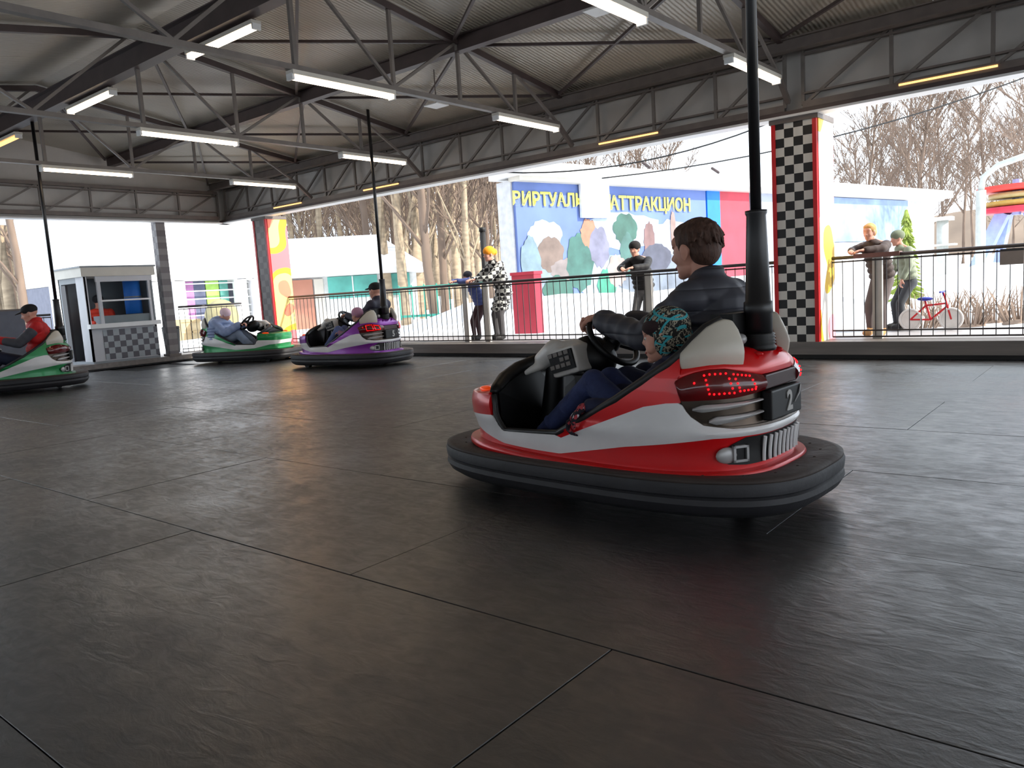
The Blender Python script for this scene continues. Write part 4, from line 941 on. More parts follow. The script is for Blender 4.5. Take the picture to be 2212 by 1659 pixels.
# snow ground with banks
def gh(x, y):
    h = .02
    r = math.hypot(x, y)
    for (cx, cy, sx, sy, a) in ((-9.5, 15.2, 3.2, 1.2, .80), (-13.2, 15.0, 2.0, 1.2, .60), (-5.8, 15.2, 1.6, 1.6, .78), (-2.4, 16.5, 1.5, 1.2, .85), (.2, 18.5, 2.2, 1.5, 1.55), (-.9, 20.5, 1.6, 1.2, 1.1), (3.0, 19, 2.5, 1.6, 1.5), (1.0, 13.2, 1.5, .9, .45), (4.5, 14, 1.8, 1.0, .6), (-17.6, 9.6, 1.2, 1.0, .35), (-17.6, 4.0, 1.4, 1.6, .5), (-20, 12.5, 2, 1.4, .35)):
        h += a * math.exp(-((x - cx) / sx) ** 2 - ((y - cy) / sy) ** 2)
    h += .05 * math.sin(x * 1.3 + y * .7) * math.sin(y * 1.1 - x * .4) if r > 12 else 0
    if r > 26: h += min(1.6, (r - 26) * .035)
    return h
V = []; F = []; nx, ny = 150, 130
gx = [-70 + 130 * i / nx for i in range(nx + 1)]; gy = [-12 + 92 * (j / ny) ** 1.5 for j in range(ny + 1)]
inside = lambda x, y: XL - .5 < x < XR + .1 and YN - .3 < y < YB + .5
for y in gy:
    for x in gx: V.append((x, y, gh(x, y) if not inside(x, y) else -.2))
for j in range(ny):
    for i in range(nx): a = j * (nx + 1) + i; F.append((a, a + 1, a + nx + 2, a + nx + 1))
g = mk('ground', V, F, M_snow, None, True); tag(g, 'bright snow covered ground with banks of snow outside', kind='structure')
M_walk = mat('wet_paving', (.62, .60, .60), .5, 0, .12, 2)
w_ = MB().box((XL - 1.6, YB + .45, .0), (XR, YB + 1.9, .185)).build('trim_3', M_walk); tag(w_, 'grey walkway outside the back railing', kind='structure')
w_ = MB().box((XL - 1.7, YN, .0), (XL - .43, YB + .44, .10)).build('trim_4', M_walk); tag(w_, 'grey walkway outside the left edge', kind='structure')
# ticket booth
M_booth = mat('booth_white', (.74, .74, .76), .5, 0, .06, 4); M_bgrey = mat('booth_grey', (.50, .52, .54), .5, 0, .08, 4)
bx, by0, by1, bd = XL - .08, 6.12, 7.36, 1.12
t = empty('ticket_booth', (bx - bd / 2, (by0 + by1) / 2, .10)); tag(t, 'small white ticket booth with a checkered lower front and a window', 'booth')
O = Vector((bx - bd / 2, (by0 + by1) / 2, .10))
def BB(a, b_, m_, nm): return MB().box(Vector(a) - O, Vector(b_) - O).build(nm, m_, t)
BB((bx - bd, by0, .10), (bx, by1, .16), M_bgrey, 'booth_floor')
BB((bx - bd - .05, by0 - .05, 1.70), (bx + .05, by1 + .05, 1.86), M_offw, 'roof_fascia'); BB((bx - bd - .07, by0 - .07, 1.86), (bx + .07, by1 + .07, 1.89), M_bgrey, 'roof_edge')
BB((bx - bd, by1 - .04, .16), (bx, by1, 1.70), M_bgrey, 'side_wall'); BB((bx - bd, by0, .16), (bx - bd + .04, by1, 1.70), M_bgrey, 'rear_wall')
BB((bx - .04, by0, .16), (bx, by1, .80), M_booth, 'front_panel'); 
o = BB((bx - .0, by0 + .22, .18), (bx + .012, by1 - .01, .72), checker('booth_check', (.66, .68, .70), (.36, .35, .38), 1.0, (.0001, 9.2, 9.2), .5, (.1, .05, .3)), 'checkered_panel')
BB((bx - .02, by0 - .03, .76), (bx + .12, by1 + .03, .84), M_white, 'counter_shelf')
for y in (by0 + .02, by0 + .25, by1 - .06): BB((bx - .05, y - .03, .84), (bx, y + .03, 1.70), M_booth, 'window_post')
BB((bx - .04, by0 + .20, 1.60), (bx + .01, by1, 1.70), M_booth, 'window_head'); BB((bx - .045, by0 + .25, 1.24), (bx + .005, by1 - .06, 1.27), M_white, 'window_bar')
o = BB((bx - .03, by0 + .26, .84), (bx - .025, by1 - .07, 1.62), M_glass, 'window_pane')
BB((bx - .35, by0, .16), (bx, by0 + .03, 1.70), M_booth, 'side_panel'); BB((bx - bd, by0, .16), (bx - bd + .12, by0 + .03, 1.70), M_bgrey, 'door_jamb'); BB((bx - bd + .12, by0, 1.60), (bx - .35, by0 + .03, 1.70), M_bgrey, 'door_head')
dr = empty('booth_door', Vector((bx - .36, by0 - .0, .16)) - O); dr.parent = t; MB().box((-.62, -.02, 0), (-.42, .02, 1.42)).build('door_leaf', mat('door_dark', (.20, .18, .20), .5), dr); 
BB((bx - .5, by0 + .3, .16), (bx - .05, by1 - .08, .98), M_bgrey, 'inner_desk')
t2 = empty('blue_roll', (bx - .30, by1 - .26, .99)); tag(t2, 'tall bright blue padded roll standing inside the booth window', 'roll')
MB().tube([(0, 0, 0), (0, 0, .62)], .15, 20).build('roll', mat('blue_pad', (.10, .42, .78), .6, 0, .1, 4), t2, True); MB().tube([(0, 0, .3), (0, 0, .33)], .153, 20).build('strap', M_bgrey, t2, True)
def bust(pos, yaw, label, coat, hat, s=1.0):
    r = empty('person', pos, yaw, label, 'person'); b = MB(); T = frame((.02, 0, 1.37 * s), 0, .15, s); head_shapes(b, T); b.cap(T((-.02, 0, -.05)), (0, 0, 1.1 * s), .05, .06); b.cap((0, 0, 1.1 * s), (0, 0, .75 * s), .12, .12)
    for k in (-1, 1): b.cap((0, k * .17, 1.1 * s), (.08, k * .23, .85 * s), .045, .035); b.cap((.08, k * .23, .85 * s), (.32, k * .1, .85 * s), .035, .025); hand_shapes(b, frame((.33, k * .1, .85 * s), -k * .4, .1, 1), .5, -k); b.cap((0, 0, .75 * s), (.1, k * .1, .5 * s), .08, .07); b.cap((.1, k * .1, .5 * s), (.0, k * .1, .06), .07, .04)
    skin(b, 'body', M_skin, r, .011, 2); b = MB()
    for i in range(5): b.ell((0, 0, (.72 + .1 * i) * s), (.14, .20, .08), None, 18, 9)
    for k in (-1, 1): chain(b, [(0, k * .18, 1.12 * s), (.08, k * .24, .86 * s), (.29, k * .12, .86 * s)], [.08, .065, .05], .08, .1)
    skin(b, 'jacket', coat, r, .012, 2); b = MB(); b.ell((0, 0, .68 * s), (.14, .18, .12))
    for k in (-1, 1): b.cap((0, k * .09, .66 * s), (.1, k * .1, .45 * s), .1, .08); b.cap((.1, k * .1, .45 * s), (0, k * .1, .06), .08, .06)
    skin(b, 'trousers', M_bgrey, r, .014, 2); b = MB(); b.ell(T((-.012, 0, .055)), (.116, .098, .09), T.R); skin(b, 'knitted_cap', hat, r, .01, 3); return r
bust((bx - .70, 6.62, .16), -.25, 'booth attendant in an orange red jacket behind the booth window', mat('orange_red_jacket', (.85, .22, .12), .7), mat('black_knit', (.10, .09, .11), .9), .80)
# visitors
def vx(px, y): return aty(px, 600, y).x
standing((vx(1072, 9.78), 9.78, .187), -PI / 2 - .35, 1.56, 'visitor in a bright orange hat and black and white patterned coat', None or checker('patterned_coat', (.78, .78, .76), (.10, .09, .10), 1.0, (14, 14, 17), .8), mat('dark_grey_trousers', (.28, .27, .28), .85), M_shoe, ('bobble', mat('orange_knit', (.98, .60, .12), .85)), lean=.30, long_=True, raild=.42)
standing((vx(1022, 9.74), 9.74, .187), -PI / 2 - .2, 1.20, 'child in a dark hat with blue sleeves leaning on the railing', mat('blue_sleeved_jacket', (.25, .30, .52), .7), mat('maroon_trousers', (.24, .15, .17), .85), M_shoe, ('hat', mat('dark_grey_hat', (.22, .21, .24), .9)), lean=.45, raild=.38, railz=1.13)
standing((vx(1383, 9.75), 9.75, .187), -PI / 2 + .1, 1.42, 'visitor in a black jacket and black cap leaning on the railing left of the driver', mat('black_jacket', (.08, .07, .08), .7), mat('grey_trousers_b', (.40, .39, .39), .85), M_shoe, ('hat', mat('black_hat', (.12, .10, .10), .9)), lean=.42, raild=.4)
standing((vx(1893, 9.72), 9.72, .187), -PI / 2 - .3, 1.36, 'blond visitor in a brown jacket leaning with folded arms on the right railing', mat('brown_jacket', (.27, .22, .21), .75), mat('grey_brown_trousers', (.38, .34, .34), .85), mat('tan_boot', (.72, .55, .36), .7), None, mat('blond_hair', (.78, .60, .36), .7, 0, .2, 40, stretch=(1, 1, .3)), lean=.42, raild=.36, facing=.1)
standing((vx(1942, 10.6), 10.6, .187), -PI / 2 - .9, 1.26, 'visitor in a pale grey green jacket standing behind the blond one', mat('grey_green_jacket', (.55, .58, .50), .75), mat('dark_trousers', (.25, .26, .28), .85), M_shoe, ('hat', mat('olive_hat', (.45, .48, .40), .9)), lean=.2, arms='down')
# board on the rail under the blond visitor, sign on the rail at the right
x0, x1 = aty(1846, 556, 9.32).x, aty(1945, 550, 9.32).x
t = empty('rail_shelf', ((x0 + x1) / 2, 9.33, 1.128)); tag(t, 'reddish brown board lying on the railing under the blond visitor', 'board'); MB().box((-(x1 - x0) / 2, -.06, 0), ((x1 - x0) / 2, .08, .018)).build('board', mat('red_brown_wood', (.48, .33, .30), .5, 0, .15, 8), t); MB().box((-(x1 - x0) / 2, -.06, -.03), ((x1 - x0) / 2, -.045, 0)).build('board_edge', mat('red_brown_wood', (.48, .33, .30)), t)
x0, x1 = aty(2160, 560, 9.27).x, aty(2212, 555, 9.27).x
t = empty('rail_sign', ((x0 + x1) / 2, 9.265, .93)); tag(t, 'small blank brown board hanging on the right railing', 'board'); MB().box((-(x1 - x0) / 2, -.008, 0), ((x1 - x0) / 2, .008, .135)).build('board', mat('brown_board', (.60, .54, .50), .6), t); MB().box((-.1, -.004, .13), (.1, .004, .16)).build('hook', M_rail, t)
# child's bicycle outside
def bicycle(px, y):
    p = aty(px, 730, y); z = .187; t = empty('kids_bicycle', (p.x, y, z)); tag(t, 'small child bicycle with white wheels parked behind the right railing', 'bicycle')
    wh = mat('white_wheel', (.90, .88, .86), .5); rd = mat('bike_red', (.80, .12, .15), .35); bl = mat('bike_blue', (.15, .18, .60), .4)
    for s in (-1, 1):
        c = Vector((s * .22, 0, .135)); w = empty('wheel', c); w.parent = t
        MB().tube([Vector((math.cos(a), 0, math.sin(a))) * .12 for a in [2 * PI * i / 24 for i in range(24)]], .015, 8, True, up=(0, 1, 0)).build('tyre', wh, w, True)
        MB().tube([(0, -.006, 0), (0, .006, 0)], .105, 24, up=(0, 0, 1)).build('wheel_disc', wh, w)
    b = MB()
    for p_, q_ in (((-.22, 0, .135), (-.05, 0, .30)), ((-.05, 0, .30), (.16, 0, .32)), ((.22, 0, .135), (.14, 0, .44)), ((0, 0, .13), (-.06, 0, .36)), ((-.22, 0, .135), (0, 0, .13)), ((0, 0, .13), (.17, 0, .28))): b.cap(p_, q_, .012)
    b.build('frame', rd, t, True); MB().cap((.13, -.16, .46), (.13, .16, .46), .012).cap((.14, 0, .42), (.13, 0, .46), .012).build('handlebar', bl, t, True)
    MB().ell((-.06, 0, .38), (.09, .05, .025)).build('saddle', bl, t, True)
bicycle(2010, 10.5)
# picture hall with the long banner
A = Vector((-11.13, 14.14, 0)); D = Vector((.2017, .9794, 0)).normalized(); NN = Vector((D.y, -D.x, 0))
if NN.dot(-A) < 0: NN = -NN
ang = math.atan2(D.y, D.x)
hall = empty('amusement_hall', A, ang); tag(hall, 'long amusement hall with a blue picture banner and a white projecting roof', 'building')
M_blue = mat('banner_sky_blue', (.36, .44, .66), .7, 0, .2, .7)
MB().box((0, .25, 0), (22.3, .75, 3.45)).build('wall', mat('hall_wall', (.75, .75, .76), .7), hall)
MB().box((-.1, -.35, 3.52), (22.6, .9, 3.80)).build('roof', M_white, hall); MB().box((-.0, -.1, 3.42), (22.3, .3, 3.52)).build('roof_soffit', M_offw, hall)
ban = MB().box((.05, .16, .55), (7.1, .245, 3.42)).build('banner', M_blue, hall)
# printed picture: broad patches of colour
rnd = random.Random(5)
def blob(cx, cz, rx, rz, c, i, n=30, k=.10):
    V = [(cx, .155 - .001 * i, cz)]; F = []
    for j in range(n):
        a = 2 * PI * j / n; q = 1 + rnd.uniform(-k, k); V.append((min(7.05, max(.08, cx + rx * q * math.cos(a))), .155 - .001 * i, min(3.4, max(.58, cz + rz * q * math.sin(a)))))
    for j in range(n): F.append((0, 1 + (j + 1) % n, 1 + j))
    o = mk('printed_shape', V, F, mat('print_%d' % i, tuple(x * .82 for x in c), .7, 0, .25, 3), ban); return o
for i, (cx, cz, rx, rz, c) in enumerate([(.9, 2.2, .55, .35, (.72, .80, .92)), (3.6, 2.3, 1.6, .45, (.80, .86, .95)), (5.8, 2.0, 1.3, .6, (.72, .76, .86)), (.9, .95, .8, .6, (.55, .62, .68)), (3.2, 1.1, 1.3, .6, (.66, .74, .80)), (5.2, 1.1, 1.9, .55, (.50, .54, .60)),
    (1.05, 1.75, .42, .42, (.50, .43, .40)), (1.5, 1.35, .5, .3, (.56, .52, .52)), (2.0, 1.55, .45, .7, (.26, .45, .42)), (2.35, 2.25, .28, .35, (.72, .52, .42)), (2.7, 1.9, .35, .5, (.52, .52, .62)), (3.7, 2.35, .45, .40, (.25, .42, .38)), (3.75, 1.7, .3, .55, (.30, .46, .44)), (4.6, 2.0, .22, .55, (.52, .40, .40)), (4.9, 1.6, .6, .35, (.34, .35, .42)), (6.4, 2.05, .5, .25, (.62, .60, .48)), (6.4, 1.55, .55, .4, (.30, .32, .42)), (5.6, 2.35, .12, .5, (.62, .52, .50)), (1.2, .9, .5, .35, (.24, .42, .38)), (2.9, .95, .35, .4, (.25, .60, .50)), (3.3, 1.3, .35, .4, (.70, .62, .60)), (.4, 1.5, .3, .7, (.50, .60, .66))]): blob(cx, cz, rx, rz, c, i + 1)
yel = mat('banner_yellow', (.80, .76, .30), .6, 0, .06, 4)
text('ВИРТУАЛЬНЫЙ', 'banner_lettering', .42, yel, ban, (1.55, .12, 3.02), (PI / 2, 0, 0), .004, bold=.012)
text('АТТРАКЦИОН', 'banner_lettering', .47, yel, ban, (4.75, .12, 2.98), (PI / 2, 0, 0), .004, bold=.012)
MB().box((2.05, .05, 2.62), (3.05, .12, 3.42)).build('blank_white_sheet', mat('white_sheet', (.86, .88, .92), .7), hall)
for i, (a, b_, c, nm) in enumerate([(7.15, 7.75, (.10, .45, .85), 'blue_panel'), (7.75, 9.2, (.70, .22, .28), 'red_panel'), (9.25, 13.0, (.62, .64, .70), 'grey_panel')]): MB().box((a, .14, 0.3), (b_, .24, 3.42)).build(nm, mat(nm + '_m', c, .6, 0, .12, 2), hall)
for i, (a, b_, z0, z1, c, nm) in enumerate([(13.1, 19.6, 1.9, 3.40, (.52, .60, .78), 'picture_panel'), (13.1, 20.4, .1, 1.88, (.90, .90, .92), 'white_panel')]): MB().box((a, .10, z0), (b_, .24, z1)).build(nm, mat(nm + '_m2', c, .6, 0, .35, .9), hall)
for s in (4.2, 7.1): MB().cap((s, -.3, 3.86), (s, -.1, 4.0), .04).build('spot_lamp', M_steeldk, hall, True)
p = at(1138, 620, 15.6); t = empty('red_barrier', (p.x, p.y, .1)); tag(t, 'dark red box barrier in front of the left end of the banner', 'barrier')
MB().box((-.28, -.12, 0), (.28, .12, 1.16)).build('body', mat('red_barrier', (.62, .12, .20), .5, 0, .1, 3), t); MB().box((-.30, -.14, 1.16), (.30, .14, 1.22)).build('top_board', mat('red_barrier2', (.68, .14, .22), .5), t)
# white kiosk with brown door (left of the birch wood)
K = Vector((-23.6, 14.2, .0)); dK = Vector((.60, .80, 0)).normalized()
kz = math.atan2((Vector((-19.5, 18.9, 0)) - K).y, (Vector((-19.5, 18.9, 0)) - K).x)
kio = empty('white_kiosk', K, kz); tag(kio, 'white kiosk with a snowy roof, green windows and a salmon brown shutter', 'kiosk'); Lk = (Vector((-19.5, 18.9, 0)) - K).length
MB().box((0, .1, 0), (Lk, 3, 1.9)).build('wall', mat('kiosk_white', (.90, .90, .90), .6), kio)
MB().box((-.3, -.9, 1.80), (Lk + .3, 3.3, 1.98)).build('eave', M_white, kio)
b = MB(); b.V = [Vector(v) for v in [(-.3, -.9, 1.98), (Lk + .3, -.9, 1.98), (Lk + .3, 3.3, 1.98), (-.3, 3.3, 1.98), (.3, 1.1, 3.2), (Lk - 1.2, 1.1, 3.2)]]; b.F = [(0, 1, 5, 4), (1, 2, 5), (2, 3, 4, 5), (3, 0, 4), (3, 2, 1, 0)]; b.build('snow_roof', M_snow, kio)
teal = mat('teal_window', (.35, .66, .62), .3, 0, .3, 1.4)
for a, b_ in ((.15, 1.15), (3.25, 4.9), (5.3, 6.0)):
    w = MB().box((a, .02, 1.05), (b_, .1, 1.78)).build('window', teal, kio); MB().box(((a + b_) / 2 - .02, -.01, 1.05), ((a + b_) / 2 + .02, .03, 1.78)).build('mullion', M_white, w)
MB().box((1.3, -.05, .05), (2.75, .1, 1.74)).build('shutter', mat('salmon_shutter', (.70, .48, .40), .6, 0, .06, 2), kio)
MB().box((2.8, -.04, .05), (3.1, .1, 1.74)).build('door_frame', M_offw, kio)
# pavilion behind the left opening
pv = empty('white_pavilion', (-22.5, 4.2, 0), PI / 2); tag(pv, 'white pavilion with purple and green curtained windows behind the left opening', 'building')
wm = mat('pavilion_white', (.93, .93, .94), .6, 0, .03, 2)
p_a, p_b = atx(118, 500, -22.5).y - 4.2, atx(560, 500, -22.5).y - 4.2
MB().box((p_a, -.25, 1.85), (p_b, 3, 3.75)).build('upper_wall', wm, pv); MB().box((p_a - .2, -.45, 3.75), (p_b + .1, 3.2, 3.92)).build('roof', M_snow, pv)
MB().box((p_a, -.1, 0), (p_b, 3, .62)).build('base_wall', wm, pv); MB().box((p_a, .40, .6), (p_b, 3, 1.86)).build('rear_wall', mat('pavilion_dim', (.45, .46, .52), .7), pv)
for px in (125, 335, 385, 520, 552): c_ = atx(px, 600, -22.3).y - 4.2; MB().box((c_ - .16, -.25, .6), (c_ + .16, .05, 1.87)).build('column', wm, pv)
for i, (pa, pb, c) in enumerate([(350, 372, (.60, .50, .68)), (400, 425, (.72, .50, .70)), (425, 450, (.36, .38, .48)), (452, 480, (.66, .82, .42)), (482, 500, (.40, .66, .62)), (140, 200, (.5, .45, .6)), (210, 300, (.42, .55, .6))]):
    a, b_ = atx(pa, 600, -22.5).y - 4.2, atx(pb, 600, -22.5).y - 4.2; MB().box((a, .26, .62), (b_, .3, 1.84)).build('curtain', mat('curtain_%d' % i, c, .8), pv)
for z in (.78, 1.02, 1.28, 1.52, 1.74): MB().box((p_a, -.05, z), (p_b, .0, z + .035)).build('window_bar', M_white, pv)
# white column between pavilion and corner pillar
# crates and tables in front of the pavilion
for i, (px, c) in enumerate(((392, (.78, .68, .52)), (412, (.80, .72, .58)))):
    p = atx(px, 700, -18.6); t = empty('wooden_crate', (-18.6, p.y, gh(-18.6, p.y) - .02)); tag(t, ('left' if i == 0 else 'right') + ' one of two pale wooden crates outside behind the left railing', 'crate', 'pale crates'); MB().box((-.25, -.14, 0), (.25, .12, .62)).build('crate_body', mat('pale_wood_%d' % i, c, .7), t)
    for z in (.02, .28, .55): MB().box((.25, -.15, z), (.27, .13, z + .05)).build('slat', mat('pale_wood_0', c), t)
p = atx(368, 705, -16.4); t = empty('black_bin', (-16.4, p.y, .1)); tag(t, 'black bin just right of the booth pillar', 'bin'); MB().tube([(0, 0, 0), (0, 0, .05), (0, 0, .5), (0, 0, .52)], [.14, .15, .18, .17], 14).build('bin_body', M_black, t, True); MB().tube([(0, 0, .52), (0, 0, .56)], [.19, .17], 14).build('bin_lid', M_black, t, True)
# parasol dome (khaki) and red flower display near the second green car
p = atx(478, 672, -17.6); t = empty('khaki_tent', (-17.6, p.y, gh(-17.6, p.y) - .02)); tag(t, 'low khaki dome tent behind the second green car', 'tent'); MB().ell((0, 0, .55), (.35, .42, .45), None, 18, 12).build('tent_shell', mat('khaki', (.58, .55, .42), .8), t, True); MB().tube([(-.2, 0, 0), (-.2, 0, .5)], .02, 6).build('tent_leg', M_steel, t)
# street furniture right
p = at(2118, 520, 22.0); hp = 2.92
t = empty('street_lamp', (p.x, p.y, 0)); tag(t, 'pale concrete street lamp with a curved arm, right background', 'street lamp')
MB().tube([(0, 0, 0), (0, 0, hp - .3)], .11, 10).build('post', mat('concrete', (.70, .71, .69), .8), t, True); MB().tube([(0, 0, hp - .3), (.05, -.03, hp), (.35, -.1, hp + .22), (1.2, -.3, hp + .42)], .07, 8).build('arm', mat('concrete', (.70, .71, .69)), t, True); MB().ell((1.4, -.33, hp + .42), (.3, .12, .07)).build('lamp_head', M_offw, t, True)
p = at(2036, 500, 20.0); t = empty('grey_column', (p.x, p.y, .0)); tag(t, 'short grey ribbed column standing behind the snow bank', 'column'); MB().tube([(0, 0, 0), (0, 0, 1.9)], .12, 10).build('shaft', mat('concrete', (.7, .7, .7)), t, True); MB().box((-.2, -.2, 1.9), (.2, .2, 1.98)).build('cap_plate', M_offw, t); MB().box((-.26, -.2, 1.35), (.26, .2, 1.39)).build('ring_plate', M_offw, t)
p = at(2195, 520, 27.0); t = empty('fairground_ride', (p.x, p.y, -.1), -.3); tag(t, 'fairground ride with a red and yellow canopy on blue grey legs', 'ride')
bg_ = mat('ride_blue_grey', (.58, .64, .80), .5); 
for k in (-1, 1): MB().bar((k * 1.5, 0, 0), (k * .35, 0, 2.4), .35, .2, (0, 1, 0)).build('leg', bg_, t); MB().bar((k * 1.2, 1.2, 0), (k * .3, .2, 2.4), .2, .2, (0, 1, 0)).build('leg', bg_, t)
for i, (z, r, c) in enumerate(((2.38, 1.0, (.70, .12, .22)), (2.56, .8, (.72, .60, .28)), (2.78, .7, (.70, .64, .44)), (2.98, 1.0, (.80, .22, .18)))): MB().tube([(0, 0, z), (0, 0, z + .14)], r, 20).build('canopy_ring', mat('ride_c%d' % i, c, .5), t, True)
MB().tube([(0, 0, 2.3), (0, 0, 3.3)], .12, 8).build('mast', bg_, t)
# conifer
def conifer(pos, h, label):
    t = empty('conifer', pos); tag(t, label, 'tree'); MB().tube([(0, 0, 0), (0, 0, h * .9)], [.05, .02], 6).build('trunk', mat('bark_dark', (.35, .28, .22), .9), t)
    rn = random.Random(2); b = MB()
    for i in range(260):
        z = rn.uniform(.12, 1) * h; r = (h - z) * .16 + .06; a = rn.uniform(0, 2 * PI); d = Vector((math.cos(a), math.sin(a), 0)); b.cap((0, 0, z), d * r + Vector((0, 0, z - .10)), .03, .012, 5)
    b.build('foliage', mat('yellow_green_needles', (.52, .58, .26), .9, 0, .3, 9), t)
p = at(1958, 520, 15.5); conifer((p.x, p.y, gh(p.x, p.y) - .03), 1.95 - gh(p.x, p.y), 'small yellow green conifer behind the blond visitor')
# lamp post between the banner and the birches
p = at(1046, 560, 14.0); t = empty('thin_dark_post', (p.x, p.y, gh(p.x, p.y) - .05)); tag(t, 'thin dark post behind the orange hat visitor', 'post'); MB().tube([(0, 0, 0), (0, 0, 2.05)], .05, 8).build('shaft', M_black, t, True); MB().tube([(0, 0, 2.05), (0, 0, 2.12)], .06, 8).build('cap_piece', M_black, t, True)
# overhead wires
for i, (a, b_) in enumerate((((1080, 372, 12.5), (1700, 250, 12.5)), ((1300, 385, 13.5), (2260, 150, 16)))):
    p, q = at(*a), at(*b_); pts = [p.lerp(q, k / 12) - Vector((0, 0, 4 * .25 * (k / 12) * (1 - k / 12))) for k in range(13)]
    tag(MB().tube(pts, .012, 5).build('overhead_wire', M_black), ('sagging black wire crossing above the banner', 'black wire rising to the right above the banner')[i], 'wire')
# low mesh fence far behind the bank
# ------------------------------------------------------------------ bare winter trees
M_bark = mat('winter_bark', (.47, .40, .35), .9, 0, .22, 3, stretch=(1, 1, .3)); M_birch = mat('birch_bark', (.64, .57, .48), .85, 0, .25, 3, stretch=(1, 1, 3)); M_twig = mat('winter_twigs', (.48, .41, .36), .95, 0, .15, 1.0)
def tree_proto(seed, h, birch, spread):
    rn = random.Random(seed); root = empty('bare_tree', (0, 0, 0)); tr = MB(); tw = MB()
    def branch(p, d, L_, r, lv):
        pts = [p]; q = p.copy(); dd = d.copy(); n = 4 if lv else 7
        for i in range(n):
            dd = (dd + Vector((rn.uniform(-.16, .16), rn.uniform(-.16, .16), rn.uniform(-.02, .14 if lv else .05))) * (1 if lv else .35)).normalized(); q = q + dd * L_ / n; pts.append(q.copy())
        (tr if lv < 2 else tw).tube(pts, [r * (1 - .75 * i / n) for i in range(n + 1)], 6 if lv == 0 else (4 if lv == 1 else 3))
        if lv >= 3: return
        nb = (18, 8, 5)[lv]
        for i in range(nb):
            k = rn.uniform(.16 if lv == 0 else .15, 1.0); j = min(n - 1, int(k * n)); c = pts[j].lerp(pts[j + 1], k * n - j)
            a = rn.uniform(0, 2 * PI); out = Vector((math.cos(a), math.sin(a), 0)); nd = (dd * .75 + out * spread + Vector((0, 0, .25))).normalized() if lv == 0 else (dd + Vector((rn.uniform(-1, 1), rn.uniform(-1, 1), rn.uniform(-.4, .7))) * .75).normalized()
            branch(c, nd, L_ * (.36, .5, .5)[lv] * rn.uniform(.7, 1.2) * (1.15 - .5 * k if lv == 0 else 1), max(.020, r * (.36, .45, .5)[lv]), lv + 1)
    branch(Vector((0, 0, 0)), Vector((0, 0, 1)), h, h * .0125, 0)
    tr.build('trunk', M_birch if birch else M_bark, root, True); tw.build('twigs', M_twig, root)
    return root
protos = [tree_proto(11, 13, True, .55), tree_proto(12, 11, False, .9), tree_proto(13, 15, True, .5), tree_proto(14, 9, False, 1.0), tree_proto(15, 12, False, .7)]
used = [False] * 5
def plant(px, r, k, s, label, group):
    p = at(px, 600, r); z = gh(p.x, p.y) - .1
    if used[k]: o = copy_tree(protos[k])
    else: o = protos[k]; used[k] = True
    o.location = (p.x, p.y, z); o.rotation_euler = (0, 0, rnd.uniform(0, 6.28)); o.scale = (s, s, s); tag(o, label, 'tree', group)
rnd = random.Random(21)
n_ = 0
for px, r in [(700, 34), (745, 40), (800, 30), (835, 27), (862, 33), (900, 29), (935, 24), (957, 27), (985, 31), (1010, 25), (1035, 30), (1065, 27), (1090, 33), (880, 38), (925, 42), (970, 45), (1050, 42), (780, 45), (720, 50), (660, 44), (1000, 52), (845, 52), (640, 36), (870, 26), (915, 34), (945, 50), (1020, 36), (1075, 50), (990, 38), (890, 60), (940, 60), (1030, 60), (820, 40), (760, 58), (690, 56), (1100, 46)]:
    plant(px, r, rnd.choice([0, 2, 0, 4]), rnd.uniform(.8, 1.15), 'tall bare birch in the sunlit wood between the kiosk and the banner', 'birches in the wood between kiosk and banner')
for px, r in [(1180, 50), (1230, 44), (1290, 52), (1350, 47), (1400, 55), (1450, 48)]:
    plant(px, r, rnd.choice([1, 3, 4]), rnd.uniform(.85, 1.0), 'bare tree rising behind the roof of the picture hall', 'bare trees behind the picture hall')
for px, r in [(1800, 55), (1850, 48), (1900, 52), (1950, 45), (1990, 50), (2040, 42), (2080, 48), (2130, 38), (2170, 44), (2215, 34), (2250, 40), (1830, 62), (1930, 60), (2010, 60), (2100, 58), (2190, 55), (1870, 40), (1975, 38)]:
    plant(px, r, rnd.choice([1, 3, 4]), rnd.uniform(.65, .85), 'spreading bare tree on the slope beyond the right snow banks', 'bare trees beyond the right snow banks')
for px, r in [(-60, 26), (-20, 32), (15, 28), (45, 24), (75, 33), (100, 29), (20, 42), (60, 45), (-90, 38), (345, 40), (120, 38), (200, 44), (280, 46)]:
    plant(px, r, rnd.choice([0, 2, 4]), rnd.uniform(.8, 1.0), 'pale bare tree beyond the left opening', 'bare trees beyond the left opening')
for i in range(34):
    plant(rnd.uniform(590, 1115), rnd.uniform(44, 72), rnd.choice([0, 2, 4, 1]), rnd.uniform(.75, 1.0), 'tall bare birch in the sunlit wood between the kiosk and the banner', 'birches in the wood between kiosk and banner')
for i in range(22):
    plant(rnd.uniform(-110, 118), rnd.uniform(24, 62), rnd.choice([0, 2, 4, 1]), rnd.uniform(.75, 1.0), 'pale bare tree beyond the left opening', 'bare trees beyond the left opening')
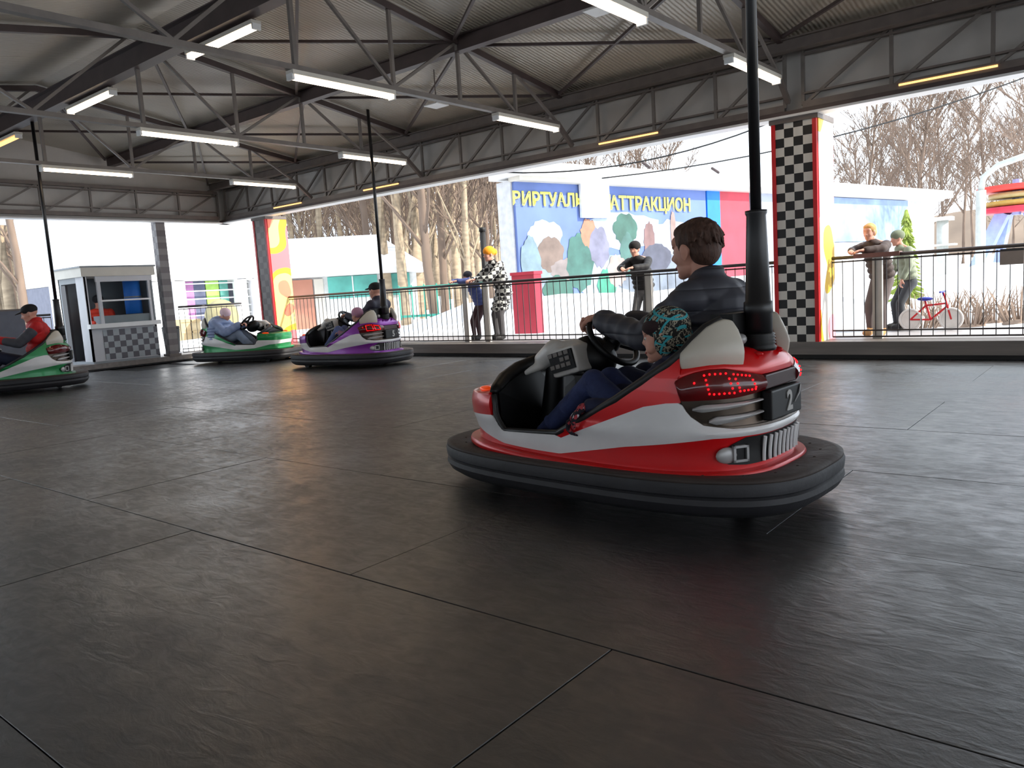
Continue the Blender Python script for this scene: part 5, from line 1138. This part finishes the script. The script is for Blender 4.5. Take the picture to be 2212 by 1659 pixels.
# turquoise mesh fence in front of the wood
def mesh_fence(a, b_, z0, z1, label):
    a, b_ = Vector(a), Vector(b_); t = empty('park_fence', a); tag(t, label, 'fence'); L_ = (b_ - a).length; d = (b_ - a).normalized(); tq = mat('turquoise_paint', (.25, .60, .52), .6)
    m_ = MB(); n = int(L_ / .35)
    for i in range(n): s = L_ * i / n; m_.bar(d * s + Vector((0, 0, z0)), d * s + Vector((0, 0, z1)), .03, .03, (1, 0, 0))
    o = m_.build('pickets', tq, t); o['kind'] = 'stuff'
    for z in (z0 + .1, z1 - .08): MB().bar(Vector((0, 0, z)), d * L_ + Vector((0, 0, z)), .05, .07).build('fence_rail', tq, t)
mesh_fence(at(860, 600, 23)[:2] + (0,), at(1110, 600, 22)[:2] + (0,), .3, 1.3, 'turquoise park fence in front of the birch wood')
mesh_fence((-25, -2, 0), (-25, 3.0, 0), .2, 1.3, 'turquoise park fence beyond the left opening')
# far ground backdrop: a brownish wooded rise
V = []; F = []; n = 90
for i in range(n + 1):
    a = math.radians(40 + 145 * i / n)
    for r, h in ((64, 1.0), (70, 4.2 + 1.2 * math.sin(i * .35) + .6 * math.sin(i * 1.1)), (78, 3.5)): V.append((r * math.cos(a), r * math.sin(a), h))
for i in range(n):
    for j in range(2): a = i * 3 + j; F.append((a, a + 3, a + 4, a + 1))
o = mk('wooded_rise', V, F, mat('brown_brush', (.47, .41, .36), .95, 0, .25, .25), None, True); tag(o, 'low brown wooded rise far behind the trees', kind='structure')

# dry bushes poking out of the snow bank on the right
M_dry = mat('dry_twigs', (.56, .48, .42), .9, 0, .25, 6)
for i, (px, r, w, lb) in enumerate(((1985, 13.0, .5, 'dry brown bush in the snow just right of the blond visitor'), (2040, 13.6, .6, 'dry brown bush in the snow behind the white bicycle wheel'), (2095, 13.2, .55, 'dry brown bush in the snow below the street lamp'), (2150, 13.8, .5, 'dry brown bush in the snow left of the hanging brown board'), (2205, 13.0, .5, 'dry brown bush in the snow at the right edge'))):
    p = at(px, 600, r); z = gh(p.x, p.y); t = empty('dry_bush', (p.x, p.y, z - .03)); tag(t, lb, 'bush', 'dry bushes on the right bank'); b = MB(); rn = random.Random(40 + i)
    for k in range(42):
        a = rn.uniform(0, 2 * PI); q = Vector((math.cos(a) * w * rn.uniform(.2, .9), math.sin(a) * .3 * rn.uniform(.2, 1), rn.uniform(.2, .6))); s0 = Vector((q.x * .4, q.y * .4, 0)); b.tube([s0, s0.lerp(q, .6) + Vector((0, 0, .06)), q], [.012, .009, .004], 4)
    b.build('twigs', M_dry, t); MB().ell((0, 0, .02), (w * .45, .16, .06), None, 10, 6).build('root_clump', M_dry, t, True)
